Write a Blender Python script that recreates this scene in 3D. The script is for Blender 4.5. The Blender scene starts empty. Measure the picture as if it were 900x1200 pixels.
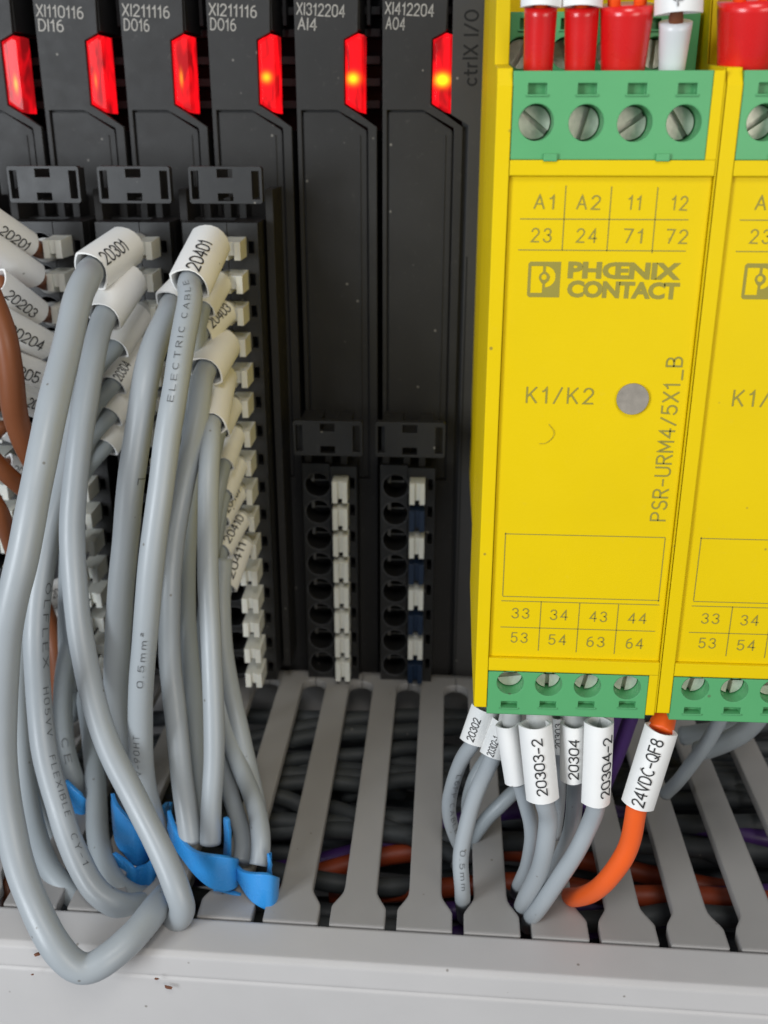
import bpy, bmesh, math, random
import numpy as np
from mathutils import Vector, Matrix
from mathutils.geometry import tessellate_polygon
random.seed(7)
SC = bpy.context.scene
C = SC.collection
# ------------------------------------------------------------------ camera (units: centimetres)
SC.unit_settings.system = 'METRIC'; SC.unit_settings.scale_length = 0.01; SC.unit_settings.length_unit = 'CENTIMETERS'
YAW, PITCH, FPX = 0.0624, 0.3666, 1180.0
cam = bpy.data.cameras.new('camera'); camo = bpy.data.objects.new('camera', cam); C.objects.link(camo)
camo.rotation_euler = (math.pi/2-PITCH, 0, YAW)
cam.sensor_fit = 'VERTICAL'; cam.sensor_height = 24.0; cam.sensor_width = 18.0; cam.lens = 24.0*FPX/1200
cam.clip_start = 0.1; cam.clip_end = 2000
cam.dof.use_dof = True; cam.dof.focus_distance = 12.6; cam.dof.aperture_fstop = 0.26
SC.camera = camo
SC.render.resolution_x = 768; SC.render.resolution_y = 1024
# ------------------------------------------------------------------ world, lamps, exposure
w = bpy.data.worlds.new('World'); SC.world = w; w.use_nodes = True
w.node_tree.nodes['Background'].inputs[0].default_value = (0.80, 0.88, 1.0, 1)
w.node_tree.nodes['Background'].inputs[1].default_value = 0.26
def area(name, loc, target, size, power, col, sy=None):
    l = bpy.data.lights.new(name, 'AREA'); l.energy = power; l.color = col; l.size = size
    if sy: l.shape = 'RECTANGLE'; l.size_y = sy
    o = bpy.data.objects.new(name, l); C.objects.link(o); o.location = loc
    o.rotation_euler = (Vector(target)-Vector(loc)).to_track_quat('-Z', 'Y').to_euler()
area('window_light', (-30, -22, 5), (-1, 15, -6), 14, 17500, (0.88, 0.94, 1.0), 26)
area('room_light', (26, -30, 2), (0, 15, -6), 22, 7600, (1.0, 0.94, 0.85))  # added fill that warms the right-hand faces, not an actual lamp
area('ceiling_light', (2, -14, 30), (0, 14, -4), 12, 5200, (1.0, 0.98, 0.95))
SC.view_settings.view_transform = 'Standard'; SC.view_settings.look = 'None'
SC.view_settings.exposure = 0.0; SC.view_settings.gamma = 1.0
SC.render.engine = 'CYCLES'
# ------------------------------------------------------------------ helpers
_cp, _sp, _cy, _sy = math.cos(PITCH), math.sin(PITCH), math.cos(YAW), math.sin(YAW)
FW = np.array([-_sy*_cp, _cy*_cp, -_sp]); RT = np.array([_cy, _sy, 0.0]); UP = np.cross(RT, FW)
def ray(x, y): return RT*(x-450)/FPX + UP*(600-y)/FPX + FW
def U(x, y, d):                      # point where the sight line meets the wall-parallel plane at depth d
    v = ray(x, y); return v*d/v[1]
def UZ(x, y, z):                     # same, on a horizontal plane
    v = ray(x, y); return v*z/v[2]
def axd(x, y, d): return float(np.dot(U(x, y, d), FW))
def pxs(x, y, d): return axd(x, y, d)/FPX   # cm per pixel there
def P2(pts, d): return [(float(U(x, y, d)[0]), float(U(x, y, d)[2])) for x, y in pts]
def circ(cx, cy, r, d, n=28, a0=0):
    c = U(cx, cy, d); R = r*pxs(cx, cy, d)
    return [(c[0]+R*math.cos(a0+2*math.pi*i/n), c[2]+R*math.sin(a0+2*math.pi*i/n)) for i in range(n)]
def rect(x0, y0, x1, y1, d):
    return P2([(x0, y0), (x1, y0), (x1, y1), (x0, y1)], d)
Z3 = np.zeros(3)
WORLD = {}
def wloc(o):
    v = Vector((0, 0, 0))
    while o: v = v + o.location; o = o.parent
    return v
def thing(name, label, cat, loc, group=None):
    o = bpy.data.objects.new(name, None); C.objects.link(o); o.location = tuple(float(a) for a in loc); o.empty_display_size = .3
    o['label'] = label; o['category'] = cat
    if group: o['group'] = group
    return o
def mobj(name, me, mat, parent=None, label=None, T=Z3, smooth=False):
    o = bpy.data.objects.new(name, me); C.objects.link(o)
    if mat is not None and not me.materials: me.materials.append(mat)
    if smooth:
        me.polygons.foreach_set('use_smooth', [True]*len(me.polygons))
    l = Vector(tuple(float(a) for a in T))
    if parent is not None:
        o.parent = parent; l = l - wloc(parent)
    o.location = l
    if label: o['label'] = label
    return o
def from_bm(bm, merge=False):
    if merge: bmesh.ops.remove_doubles(bm, verts=bm.verts, dist=1e-5)
    bmesh.ops.recalc_face_normals(bm, faces=bm.faces)
    me = bpy.data.meshes.new('mesh'); bm.to_mesh(me); bm.free(); return me
def add_plate(bm, outer, holes, d, t, inset=0.0):
    """prism with holes: loops are (X,Z) lists, front at depth d, thickness t"""
    loops = [outer]+list(holes)
    tess = tessellate_polygon([[Vector((p[0], p[1], 0)) for p in l] for l in loops])
    flat = [p for l in loops for p in l]
    F = [bm.verts.new((p[0], d, p[1])) for p in flat]; B = [bm.verts.new((p[0], d+t, p[1])) for p in flat]
    for a, b, c in tess:
        try: bm.faces.new((F[a], F[b], F[c])); bm.faces.new((B[c], B[b], B[a]))
        except ValueError: pass
    k = 0
    for l in loops:
        n = len(l)
        for i in range(n):
            a, b = k+i, k+(i+1) % n
            bm.faces.new((F[a], F[b], B[b], B[a]))
        k += n
def plate(name, outer, holes, d, t, mat, parent=None, label=None, T=Z3):
    bm = bmesh.new(); add_plate(bm, outer, holes, d, t); return mobj(name, from_bm(bm), mat, parent, label, T)
def add_box(bm, x0, x1, y0, y1, z0, z1):
    add_plate(bm, [(x0, z0), (x1, z0), (x1, z1), (x0, z1)], [], y0, y1-y0)
def add_hex(bm, a, b):   # 8 corner solid: a = 4 pts, b = 4 pts
    A = [bm.verts.new(tuple(p)) for p in a]; B = [bm.verts.new(tuple(p)) for p in b]
    bm.faces.new(A); bm.faces.new(B[::-1])
    for i in range(4): bm.faces.new((A[i], B[i], B[(i+1) % 4], A[(i+1) % 4]))
def spline(P, n=10):
    P = [np.array(p, float) for p in P]
    Q = [2*P[0]-P[1]]+P+[2*P[-1]-P[-2]]; out = []
    for i in range(1, len(Q)-2):
        for k in range(n):
            t = k/n
            p0, p1, p2, p3 = Q[i-1:i+3]
            out.append(.5*((2*p1)+(-p0+p2)*t+(2*p0-5*p1+4*p2-p3)*t*t+(-p0+3*p1-3*p2+p3)*t**3))
    out.append(P[-1]); return out
def smooth_path(S, it=6):
    S = [s.copy() for s in S]
    for _ in range(it):
        S = [S[0]]+[(S[i-1]+2*S[i]+S[i+1])/4 for i in range(1, len(S)-1)]+[S[-1]]
    return S
def add_tube(bm, S, r, n=16, cap=True):
    """S list of points, r radius or list"""
    S = [np.array(s, float) for s in S]; m = len(S)
    R = r if isinstance(r, (list, tuple)) else [r]*m
    T0 = S[1]-S[0]; T0 /= np.linalg.norm(T0)
    a = np.cross(T0, [0, 1, 0.13]); a /= np.linalg.norm(a); rings = []
    for i in range(m):
        t = S[min(i+1, m-1)]-S[max(i-1, 0)]; t /= (np.linalg.norm(t)+1e-9)
        a = a-t*np.dot(a, t); a /= np.linalg.norm(a); b = np.cross(t, a)
        rings.append([bm.verts.new(tuple(S[i]+R[i]*(math.cos(q)*a+math.sin(q)*b))) for q in [2*math.pi*k/n for k in range(n)]])
    for i in range(m-1):
        for k in range(n):
            bm.faces.new((rings[i][k], rings[i][(k+1) % n], rings[i+1][(k+1) % n], rings[i+1][k]))
    if cap: bm.faces.new(rings[0][::-1]); bm.faces.new(rings[-1])
def tube(name, S, r, mat, parent=None, label=None, n=16):
    bm = bmesh.new(); add_tube(bm, S, r, n); me = from_bm(bm)
    o = mobj(name, me, mat, parent, label, smooth=True); return o
# text ---------------------------------------------------------------
_tc = {}
def text_mesh(s, bold=0.0, space=1.0):
    key = (s, bold, space)
    if key in _tc: return _tc[key]
    cu = bpy.data.curves.new('t', 'FONT'); cu.body = s; cu.size = 1; cu.offset = bold; cu.space_character = space
    cu.resolution_u = 3
    o = bpy.data.objects.new('t', cu); C.objects.link(o); bpy.context.view_layer.update()
    me = bpy.data.meshes.new_from_object(o.evaluated_get(bpy.context.evaluated_depsgraph_get()))
    bpy.data.objects.remove(o); bpy.data.curves.remove(cu)
    V = np.array([v.co[:] for v in me.vertices]); F = [tuple(p.vertices) for p in me.polygons]
    x0, x1 = V[:, 0].min(), V[:, 0].max()
    V[:, 0] = (V[:, 0]-x0)/(x1-x0); V[:, 1] = V[:, 1]/0.70       # cap height = 1
    bpy.data.meshes.remove(me); _tc[key] = (V, F); return _tc[key]
def mapped(name, V, F, fn, mat, parent, T=Z3):
    me = bpy.data.meshes.new('print'); me.from_pydata([tuple(float(q) for q in fn(v)) for v in V], [], F); me.update()
    return mobj(name, me, mat, parent, None, T)
def text(s, p0, p1, h, d, mat, parent, T=Z3, bold=0.0, space=1.0, name='lettering', eps=.004):
    V, F = text_mesh(s, bold, space)
    A = U(*p0, d-eps); B = U(*p1, d-eps); D = B-A; L = np.linalg.norm(D)
    Hn = np.array([-D[2], 0, D[0]])/L; H = Hn*h*pxs(*p0, d)
    return mapped(name, V, F, lambda v: A+D*v[0]+H*v[1], mat, parent, T)
def wrap_text(s, S, r, i0, i1, hfrac, mat, parent, flip=False, side=0.0):
    """print wrapped on a tube path S between fractions i0..i1"""
    V, F = stroke_mesh(s, .085, .42); S = [np.array(q) for q in S]
    L = np.r_[0, np.cumsum([np.linalg.norm(S[i+1]-S[i]) for i in range(len(S)-1)])]
    tot = L[-1]
    def fn(v):
        u = (i0+(i1-i0)*v[0])*tot
        k = min(max(np.searchsorted(L, u)-1, 0), len(S)-2); f = (u-L[k])/(L[k+1]-L[k])
        c = S[k]*(1-f)+S[k+1]*f; k0 = max(k-1, 0); k1 = min(k+2, len(S)-1)
        t = S[k1]-S[k0]; t /= np.linalg.norm(t)
        if i1 < i0: t = -t
        N = -c/np.linalg.norm(c); N = N-t*np.dot(N, t); N /= np.linalg.norm(N)
        W = np.cross(N, t); a = side+(v[1]-.5)*hfrac
        return c+(r*1.02+.005+.0008*v[2])*(math.cos(a)*N+math.sin(a)*W)
    return mapped('printed_text', V, F, fn, mat, parent)
# single-stroke lettering, as plotters and lasers write it --------------
def _arc(cx, cy, rx, ry, a0, a1, n=9):
    return [(cx+rx*math.cos(math.radians(a0+(a1-a0)*i/n)), cy+ry*math.sin(math.radians(a0+(a1-a0)*i/n))) for i in range(n+1)]
def _glyphs():
    A = _arc; g = {}
    O = lambda w, n=20: A(w/2, .5, w/2, .5, 90, 450, n)
    g['0'] = (.56, [A(.28, .70, .28, .30, 0, 180)+A(.28, .30, .28, .30, 180, 360)+[(.56, .70)]])
    g['1'] = (.30, [[(.0, .76), (.10, .80), (.22, 1.0), (.22, 0)]])
    g['2'] = (.54, [A(.27, .73, .26, .27, 170, -35)+[(.0, .0), (.54, 0)]])
    g['3'] = (.54, [A(.26, .76, .24, .24, 165, -80)+A(.26, .27, .28, .27, 85, -165)])
    g['4'] = (.56, [[(.42, 0), (.42, 1), (.0, .30), (.56, .30)]])
    g['5'] = (.54, [[(.50, 1), (.08, 1), (.04, .52)]+A(.26, .32, .28, .32, 125, -155)])
    g['6'] = (.54, [A(.42, .55, .40, .45, 95, 165, 5)+[(.02, .36)], A(.27, .31, .26, .31, 90, 450, 18)])
    g['7'] = (.52, [[(.0, 1), (.52, 1), (.18, 0)]])
    g['8'] = (.54, [A(.27, .76, .22, .24, -90, 270, 16), A(.27, .27, .27, .26, 90, 450, 16)])
    g['9'] = (.54, [[(.10, 0), (.44, .48)]+A(.27, .70, .26, .30, -30, 330, 16)])
    g['A'] = (.62, [[(0, 0), (.31, 1), (.62, 0)], [(.11, .34), (.51, .34)]])
    g['B'] = (.54, [[(0, .52), (.28, .52)]+A(.30, .26, .24, .26, 90, -90)+[(0, 0), (0, 1), (.26, 1)]+A(.27, .77, .21, .23, 90, -80)])
    g['C'] = (.58, [A(.32, .5, .32, .5, 55, 305, 14)])
    g['D'] = (.58, [[(0, 0), (0, 1), (.22, 1)]+A(.22, .5, .36, .5, 85, -85, 14)+[(.22, 0), (0, 0)]])
    g['E'] = (.48, [[(.48, 1), (0, 1), (0, 0), (.48, 0)], [(0.03, .52), (.40, .52)]])
    g['F'] = (.46, [[(.46, 1), (0, 1), (0, 0)], [(0.03, .52), (.38, .52)]])
    g['H'] = (.56, [[(0, 0), (0, 1)], [(.56, 0), (.56, 1)], [(0.03, .52), (.53, .52)]])
    g['I'] = (.04, [[(.02, 0), (.02, 1)]])
    g['K'] = (.56, [[(0, 0), (0, 1)], [(.54, 1), (.03, .40)], [(.19, .56), (.56, 0)]])
    g['L'] = (.46, [[(0, 1), (0, 0), (.46, 0)]])
    g['M'] = (.66, [[(0, 0), (0, 1), (.33, .25), (.66, 1), (.66, 0)]])
    g['O'] = (.64, [O(.64)])
    g['P'] = (.52, [[(0, 0), (0, 1), (.28, 1)]+A(.28, .75, .24, .25, 85, -85)+[(.28, .5), (.03, .5)]])
    g['Q'] = (.64, [O(.64), [(.38, .26), (.64, -.04)]])
    g['R'] = (.54, [[(0, 0), (0, 1), (.28, 1)]+A(.28, .76, .24, .24, 85, -85)+[(.28, .52), (.03, .52)], [(.26, .50), (.54, 0)]])
    g['S'] = (.54, [A(.28, .75, .24, .25, 30, 265, 10)+A(.27, .25, .27, .26, 85, -160, 12)])
    g['T'] = (.56, [[(0, 1), (.56, 1)], [(.28, .97), (.28, 0)]])
    g['U'] = (.56, [[(0, 1)]+A(.28, .28, .28, .28, 180, 360)+[(.56, 1)]])
    g['V'] = (.60, [[(0, 1), (.30, 0), (.60, 1)]])
    g['X'] = (.58, [[(0, 0), (.58, 1)], [(0, 1), (.58, 0)]])
    g['Y'] = (.58, [[(0, 1), (.29, .48), (.58, 1)], [(.29, .46), (.29, 0)]])
    g['-'] = (.40, [[(0, .42), (.40, .42)]]); g['_'] = (.56, [[(0, -.12), (.56, -.12)]]); g['/'] = (.44, [[(0, -.02), (.44, 1.0)]])
    g['\u00d6'] = (.64, [A(.32, .42, .32, .42, 90, 450, 18), [(.18, .98), (.18, 1.06)], [(.46, .98), (.46, 1.06)]])
    g['m'] = (.66, [[(0, 0), (0, .64)], [(0, .50)]+A(.165, .46, .165, .18, 160, 0, 6)+[(.33, 0)], [(.33, .50)]+A(.495, .46, .165, .18, 160, 0, 6)+[(.66, 0)]])
    g['.'] = (.04, [[(.0, .02), (.05, .02)]]); g['\u00b2'] = (.28, [[(0, .96), (.14, 1.06), (.26, .92), (0, .62), (.28, .62)]])
    g['c'] = (.44, [A(.26, .33, .26, .33, 50, 310, 12)])
    g['t'] = (.34, [[(.14, .92), (.14, .16)]+A(.26, .14, .12, .14, 180, 290, 5), [(0, .64), (.34, .64)]])
    g['r'] = (.28, [[(0, 0), (0, .66)], [(0, .42)]+A(.20, .42, .19, .24, 165, 80, 5)])
    g['l'] = (.04, [[(.02, 0), (.02, 1.05)]])
    return g
GL = _glyphs()
def stroke_mesh(s, th=.09, gap=.22):
    key = ('stroke', s, th, gap)
    if key in _tc: return _tc[key]
    V = []; F = []; x = 0; lay = 0
    for ch in s:
        if ch == ' ': x += .45; continue
        wd, pls = GL[ch]
        for pl in pls:
            pts = []
            for i in range(len(pl)-1):
                a, b = np.array(pl[i]), np.array(pl[i+1]); m = max(1, int(np.linalg.norm(b-a)/.16))
                for q in range(m): pts.append(a+(b-a)*q/m)
            pts.append(np.array(pl[-1])); lay += 1; n0 = len(V); n = len(pts)
            closed = np.linalg.norm(pts[0]-pts[-1]) < 1e-4
            for i in range(n):
                if closed: p, q = pts[i-1 if i > 0 else n-2], pts[i+1 if i < n-1 else 1]
                else: p, q = pts[max(i-1, 0)], pts[min(i+1, n-1)]
                d1 = pts[i]-p; d2 = q-pts[i]
                if np.linalg.norm(d1) < 1e-9: d1 = d2
                if np.linalg.norm(d2) < 1e-9: d2 = d1
                d1 = d1/np.linalg.norm(d1); d2 = d2/np.linalg.norm(d2); t = d1+d2
                t = t/max(np.linalg.norm(t), 1e-6); nn = np.array([-t[1], t[0]]); k = 1/max(.45, abs(np.dot(nn, np.array([-d1[1], d1[0]]))))
                e = pts[i]+(0 if closed else (t*th*.4 if i == n-1 else (-t*th*.4 if i == 0 else 0)))
                for sg in (-1, 1):
                    v = e+nn*sg*th/2*k; V.append((v[0]+x, v[1], (lay % 5)))
            for i in range(n-1): F.append((n0+2*i, n0+2*i+2, n0+2*i+3, n0+2*i+1))
        x += wd+gap
    V = np.array(V); x0, x1 = V[:, 0].min(), V[:, 0].max(); V[:, 0] = (V[:, 0]-x0)/(x1-x0)
    _tc[key] = (V, F); return _tc[key]
def text_s(s, p0, p1, h, d, mt, parent, T=Z3, th=.09, gap=.3, name='lettering', eps=.004):
    V, F = stroke_mesh(s, th, gap)
    A = U(*p0, d-eps); B = U(*p1, d-eps); D = B-A; L = np.linalg.norm(D)
    H = np.array([-D[2], 0, D[0]])/L*h*pxs(*p0, d)
    return mapped(name, V, F, lambda v: A+D*v[0]+H*v[1]+np.array([0, -.0006*v[2], 0]), mt, parent, T)
# materials ------------------------------------------------------------
def mat(name, col, rough=.5, var=.12, vscale=1.5, bump=.05, bscale=60, bevel=0.0, metal=0.0, spec=.5, dust=0.0, coat=0.0, sub=0.0, stretch=None, smear=0.0):
    m = bpy.data.materials.new(name); m.use_nodes = True; nt = m.node_tree; N = nt.nodes; L = nt.links
    b = N['Principled BSDF']; b.inputs['Roughness'].default_value = rough; b.inputs['Metallic'].default_value = metal
    b.inputs['Specular IOR Level'].default_value = spec
    if coat: b.inputs['Coat Weight'].default_value = coat; b.inputs['Coat Roughness'].default_value = .25
    if sub:
        b.inputs['Subsurface Weight'].default_value = sub; b.inputs['Subsurface Radius'].default_value = (.12, .08, .05); b.inputs['Subsurface Scale'].default_value = 1.0
    g = N.new('ShaderNodeNewGeometry'); src = g.outputs['Position']
    if stretch:
        mp = N.new('ShaderNodeMapping'); mp.inputs['Scale'].default_value = stretch; L.new(src, mp.inputs['Vector']); src = mp.outputs[0]
    n1 = N.new('ShaderNodeTexNoise'); n1.inputs['Scale'].default_value = vscale; n1.inputs['Detail'].default_value = 6; L.new(src, n1.inputs['Vector'])
    mx = N.new('ShaderNodeMix'); mx.data_type = 'RGBA'
    mx.inputs['A'].default_value = tuple(c*(1-var) for c in col)+(1,); mx.inputs['B'].default_value = tuple(min(1, c*(1+var)) for c in col)+(1,)
    L.new(n1.outputs['Fac'], mx.inputs['Factor']); out = mx.outputs['Result']
    if dust:
        n2 = N.new('ShaderNodeTexNoise'); n2.inputs['Scale'].default_value = 9; n2.inputs['Detail'].default_value = 8; n2.inputs['Roughness'].default_value = .7; L.new(src, n2.inputs['Vector'])
        r = N.new('ShaderNodeValToRGB'); r.color_ramp.elements[0].position = .60; r.color_ramp.elements[1].position = .78; r.color_ramp.elements[1].color = (dust, dust, dust, 1)
        L.new(n2.outputs['Fac'], r.inputs['Fac'])
        m2 = N.new('ShaderNodeMix'); m2.data_type = 'RGBA'; L.new(r.outputs['Color'], m2.inputs['Factor']); L.new(out, m2.inputs['A']); m2.inputs['B'].default_value = (.42, .39, .35, 1); out = m2.outputs['Result']
        v = N.new('ShaderNodeTexVoronoi'); v.inputs['Scale'].default_value = 2.3; L.new(src, v.inputs['Vector'])
        r2 = N.new('ShaderNodeValToRGB'); r2.color_ramp.elements[0].position = .035; r2.color_ramp.elements[0].color = (.6, .6, .6, 1); r2.color_ramp.elements[1].position = .06; r2.color_ramp.elements[1].color = (0, 0, 0, 1)
        L.new(v.outputs['Distance'], r2.inputs['Fac'])
        m3 = N.new('ShaderNodeMix'); m3.data_type = 'RGBA'; L.new(r2.outputs['Color'], m3.inputs['Factor']); L.new(out, m3.inputs['A']); m3.inputs['B'].default_value = (.30, .28, .25, 1) if sum(col) < .5 else (.10, .08, .05, 1); out = m3.outputs['Result']
    L.new(out, b.inputs['Base Color'])
    nr = N.new('ShaderNodeTexNoise'); nr.inputs['Scale'].default_value = 4; nr.inputs['Detail'].default_value = 5; L.new(src, nr.inputs['Vector'])
    mr = N.new('ShaderNodeMapRange'); mr.inputs['To Min'].default_value = max(.05, rough-.10); mr.inputs['To Max'].default_value = min(1, rough+.10); L.new(nr.outputs['Fac'], mr.inputs['Value']); L.new(mr.outputs[0], b.inputs['Roughness'])
    nrm = None
    if bevel:
        bv = N.new('ShaderNodeBevel'); bv.samples = 4; bv.inputs['Radius'].default_value = bevel; nrm = bv.outputs['Normal']
    if bump:
        n3 = N.new('ShaderNodeTexNoise'); n3.inputs['Scale'].default_value = bscale; n3.inputs['Detail'].default_value = 3; L.new(src, n3.inputs['Vector'])
        bp = N.new('ShaderNodeBump'); bp.inputs['Strength'].default_value = bump*4; bp.inputs['Distance'].default_value = .004; L.new(n3.outputs['Fac'], bp.inputs['Height'])
        if nrm: L.new(nrm, bp.inputs['Normal'])
        nrm = bp.outputs['Normal']
    if nrm: L.new(nrm, b.inputs['Normal'])
    return m
M = dict(
 black=mat('black_plastic', (.0250, .0238, .0230), .50, .22, 1.2, .12, 70, .02, dust=.09, spec=.30),
 blackdark=mat('black_plastic_deep', (.012, .012, .013), .6, .15, 1.2, .05, 70, .015),
 endp=mat('end_plate_plastic', (.040, .038, .036), .52, .15, 1.2, .10, 70, .02, dust=.06, spec=.4),
 plug=mat('plug_plastic', (.015, .0145, .014), .42, .2, 3, .08, 60, .012, dust=.05),
 yellow=mat('yellow_plastic', (.74, .525, .001), .48, .06, .8, .09, 55, .025, dust=.03, spec=.16),
 green=mat('green_plastic', (.090, .355, .135), .45, .07, 1.5, .05, 50, .02, dust=.02),
 rim=mat('rim_plastic', (.045, .045, .046), .4, .2, 3, .05, 60, .006),
 button=mat('ivory_plastic', (.70, .69, .62), .45, .06, 3, .03, 50, .012, sub=.1),
 navy=mat('navy_plastic', (.010, .022, .048), .35, .15, 3, .03, 50, .012),
 cable=mat('grey_pvc', (.335, .362, .378), .38, .07, 1.0, .04, 45, 0, dust=.02),
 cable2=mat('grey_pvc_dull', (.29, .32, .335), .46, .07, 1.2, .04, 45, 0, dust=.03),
 cablein=mat('dusty_grey_pvc', (.055, .061, .064), .6, .35, 1.5, .05, 30, 0, dust=.05),  # light dust; grey darkened to put the duct's inner shade into the colour
 orange=mat('orange_pvc', (.84, .115, .012), .42, .06, 1.5, .04, 45, 0),
 orangein=mat('dusty_orange_pvc', (.30, .045, .012), .5, .2, 1.5, .04, 30, 0),  # darker copy of the orange, shade inside the duct painted into its colour
 purple=mat('purple_pvc', (.060, .022, .13), .45, .1, 1.5, .04, 45, 0),
 brown=mat('brown_pvc', (.20, .060, .018), .45, .12, 1.5, .04, 45, 0),
 red=mat('red_ferrule', (.66, .008, .008), .28, .07, 2, .02, 30, .01, coat=.3),
 whitef=mat('white_ferrule', (.72, .73, .74), .35, .04, 2, .02, 30, .01, coat=.2),
 greyf=mat('pale_grey_ferrule', (.50, .50, .48), .4, .08, 2, .03, 30, .01),
 marker=mat('marker_vinyl', (.80, .79, .765), .55, .04, 2, .05, 25, 0, dust=.03),
 ink=mat('black_ink', (.02, .02, .02), .6, .1, 4, 0),
 greyink=mat('cable_ink', (.11, .115, .12), .7, .6, 10, 0),
 print=mat('olive_print', (.29, .240, .030), .6, .08, 4, 0),
 legend=mat('laser_legend', (.36, .34, .31), .7, .15, 9, 0),
 duct=mat('duct_pvc', (.325, .31, .295), .55, .09, 1.0, .08, 40, .055, dust=.04),
 cover=mat('cover_pvc', (.50, .482, .470), .5, .08, .8, .05, 40, .06, dust=.03),
 steel=mat('nickel_screw', (.74, .70, .61), .38, .35, 9, .22, 22, .008, metal=.30, stretch=(1, 1, 1)),
 darksteel=mat('dull_steel', (.25, .24, .22), .5, .3, 8, .1, 22, 0, metal=.8),
 led=mat('diffuse_indicator', (.27, .24, .20), .45, .35, 9, .08, 25, .01),
 blue=mat('blue_plastic', (.035, .27, .66), .28, .10, 2, .05, 18, .03, coat=.2, sub=.05),
 void=mat('dark_interior', (.003, .003, .003), .8, .1, 2, 0),
 crumb=mat('brown_crumb', (.16, .06, .03), .8, .3, 8, .2, 20),
)
def lens_mat(name, hot, hu, hv, base=1.0, su=.16, sv=.10):
    m = bpy.data.materials.new(name); m.use_nodes = True; nt = m.node_tree; N = nt.nodes; L = nt.links
    b = N['Principled BSDF']; b.inputs['Base Color'].default_value = (.35, .004, .006, 1); b.inputs['Roughness'].default_value = .22
    b.inputs['Coat Weight'].default_value = .0; b.inputs['Specular IOR Level'].default_value = .22
    uv = N.new('ShaderNodeUVMap'); sp = N.new('ShaderNodeSeparateXYZ'); L.new(uv.outputs[0], sp.inputs[0])
    def gauss(out, c, s):
        a = N.new('ShaderNodeMath'); a.operation = 'SUBTRACT'; L.new(out, a.inputs[0]); a.inputs[1].default_value = c
        d = N.new('ShaderNodeMath'); d.operation = 'DIVIDE'; L.new(a.outputs[0], d.inputs[0]); d.inputs[1].default_value = s
        q = N.new('ShaderNodeMath'); q.operation = 'MULTIPLY'; L.new(d.outputs[0], q.inputs[0]); L.new(d.outputs[0], q.inputs[1]); return q.outputs[0]
    ad = N.new('ShaderNodeMath'); ad.operation = 'ADD'; L.new(gauss(sp.outputs[0], hu, su), ad.inputs[0]); L.new(gauss(sp.outputs[1], hv, sv), ad.inputs[1])
    ng = N.new('ShaderNodeMath'); ng.operation = 'MULTIPLY'; ng.inputs[1].default_value = -1; L.new(ad.outputs[0], ng.inputs[0])
    ex = N.new('ShaderNodeMath'); ex.operation = 'EXPONENT'; L.new(ng.outputs[0], ex.inputs[0])
    no = N.new('ShaderNodeTexNoise'); no.inputs['Scale'].default_value = 2.2; no.inputs['Detail'].default_value = 2; no.inputs['Distortion'].default_value = .6
    g = N.new('ShaderNodeNewGeometry'); mp = N.new('ShaderNodeMapping'); mp.inputs['Scale'].default_value = (2.6, 1, .7); L.new(g.outputs['Position'], mp.inputs[0]); L.new(mp.outputs[0], no.inputs['Vector'])
    rp = N.new('ShaderNodeValToRGB'); e = rp.color_ramp.elements
    e[0].position = .34; e[0].color = (.22*base, .004, .006, 1); e[1].position = .62; e[1].color = (1.35*base, .006*base, .012, 1)
    L.new(no.outputs['Fac'], rp.inputs['Fac'])
    mx = N.new('ShaderNodeMix'); mx.data_type = 'RGBA'; mx.inputs['B'].default_value = (1.6*hot, .50*hot, .02, 1)
    L.new(ex.outputs[0], mx.inputs['Factor']); L.new(rp.outputs[0], mx.inputs['A'])
    L.new(mx.outputs['Result'], b.inputs['Emission Color']); b.inputs['Emission Strength'].default_value = 1.0
    bv = N.new('ShaderNodeBevel'); bv.samples = 4; bv.inputs['Radius'].default_value = .015; L.new(bv.outputs[0], b.inputs['Normal'])
    return m

# ================================================================== the setting
DM = 18.6           # depth of the module faces
plate('wall', [(-30, -30), (30, -30), (30, 22), (-30, 22)], [], 27.0, .4, M['cover'])['kind'] = 'structure'

# ================================================================== wiring duct
ZD = -10.6; RA = -0.022
ca, sa = math.cos(RA), math.sin(RA)
duct = thing('wiring_duct', 'pale grey slotted wiring duct running across the bottom, full of cables', 'wiring duct', (0, 11.2, ZD))
def DW(u, v, z=0.0):   # duct coordinates: u along, v into the wall from the rim line
    return (u*ca - v*sa*0, 11.15+u*sa*.9+v, ZD+z)
PF = .957
U0 = -2.045
foot_me = None
for k in range(-5, 9):
    uc = U0+k*PF
    hw = .238; hf = .395; hp = PF/2-.004; Lk = 6.90
    r = hp-hw
    pts = [(-hf, .02), (hf, .02), (hf, .36), (hf-.02, .42), (hw+.04, .60), (hw+.01, .68), (hw, .78)]
    zc = Lk-.18
    pts += [(hw, zc-r)]
    for i in range(1, 7):
        a = math.pi-(math.pi/2)*i/6
        pts.append((hp+r*math.cos(a), zc-r+r*math.sin(a)))
    pts += [(hp, Lk+.12), (-hp, Lk+.12)]
    for i in range(6, 0, -1):
        a = (math.pi/2)*i/6
        pts.append((-hp+r*math.cos(a), zc-r+r*math.sin(a)))
    pts += [(-hw, zc-r), (-hw, .78), (-hw-.01, .68), (-hw-.04, .60), (-hf+.02, .42), (-hf, .36)]
    bm = bmesh.new()
    tp = [bm.verts.new(DW(uc+a, b)) for a, b in pts]
    bt = [bm.verts.new(DW(uc+a, b, -.17)) for a, b in pts]
    tess = tessellate_polygon([[Vector((a, b, 0)) for a, b in pts]])
    for t in tess:
        bm.faces.new([tp[i] for i in t]); bm.faces.new([bt[i] for i in t][::-1])
    n = len(pts)
    for i in range(n): bm.faces.new((tp[i], tp[(i+1) % n], bt[(i+1) % n], bt[i]))
    me = from_bm(bm)
    mobj('duct_finger', me, M['duct'], duct)
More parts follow.
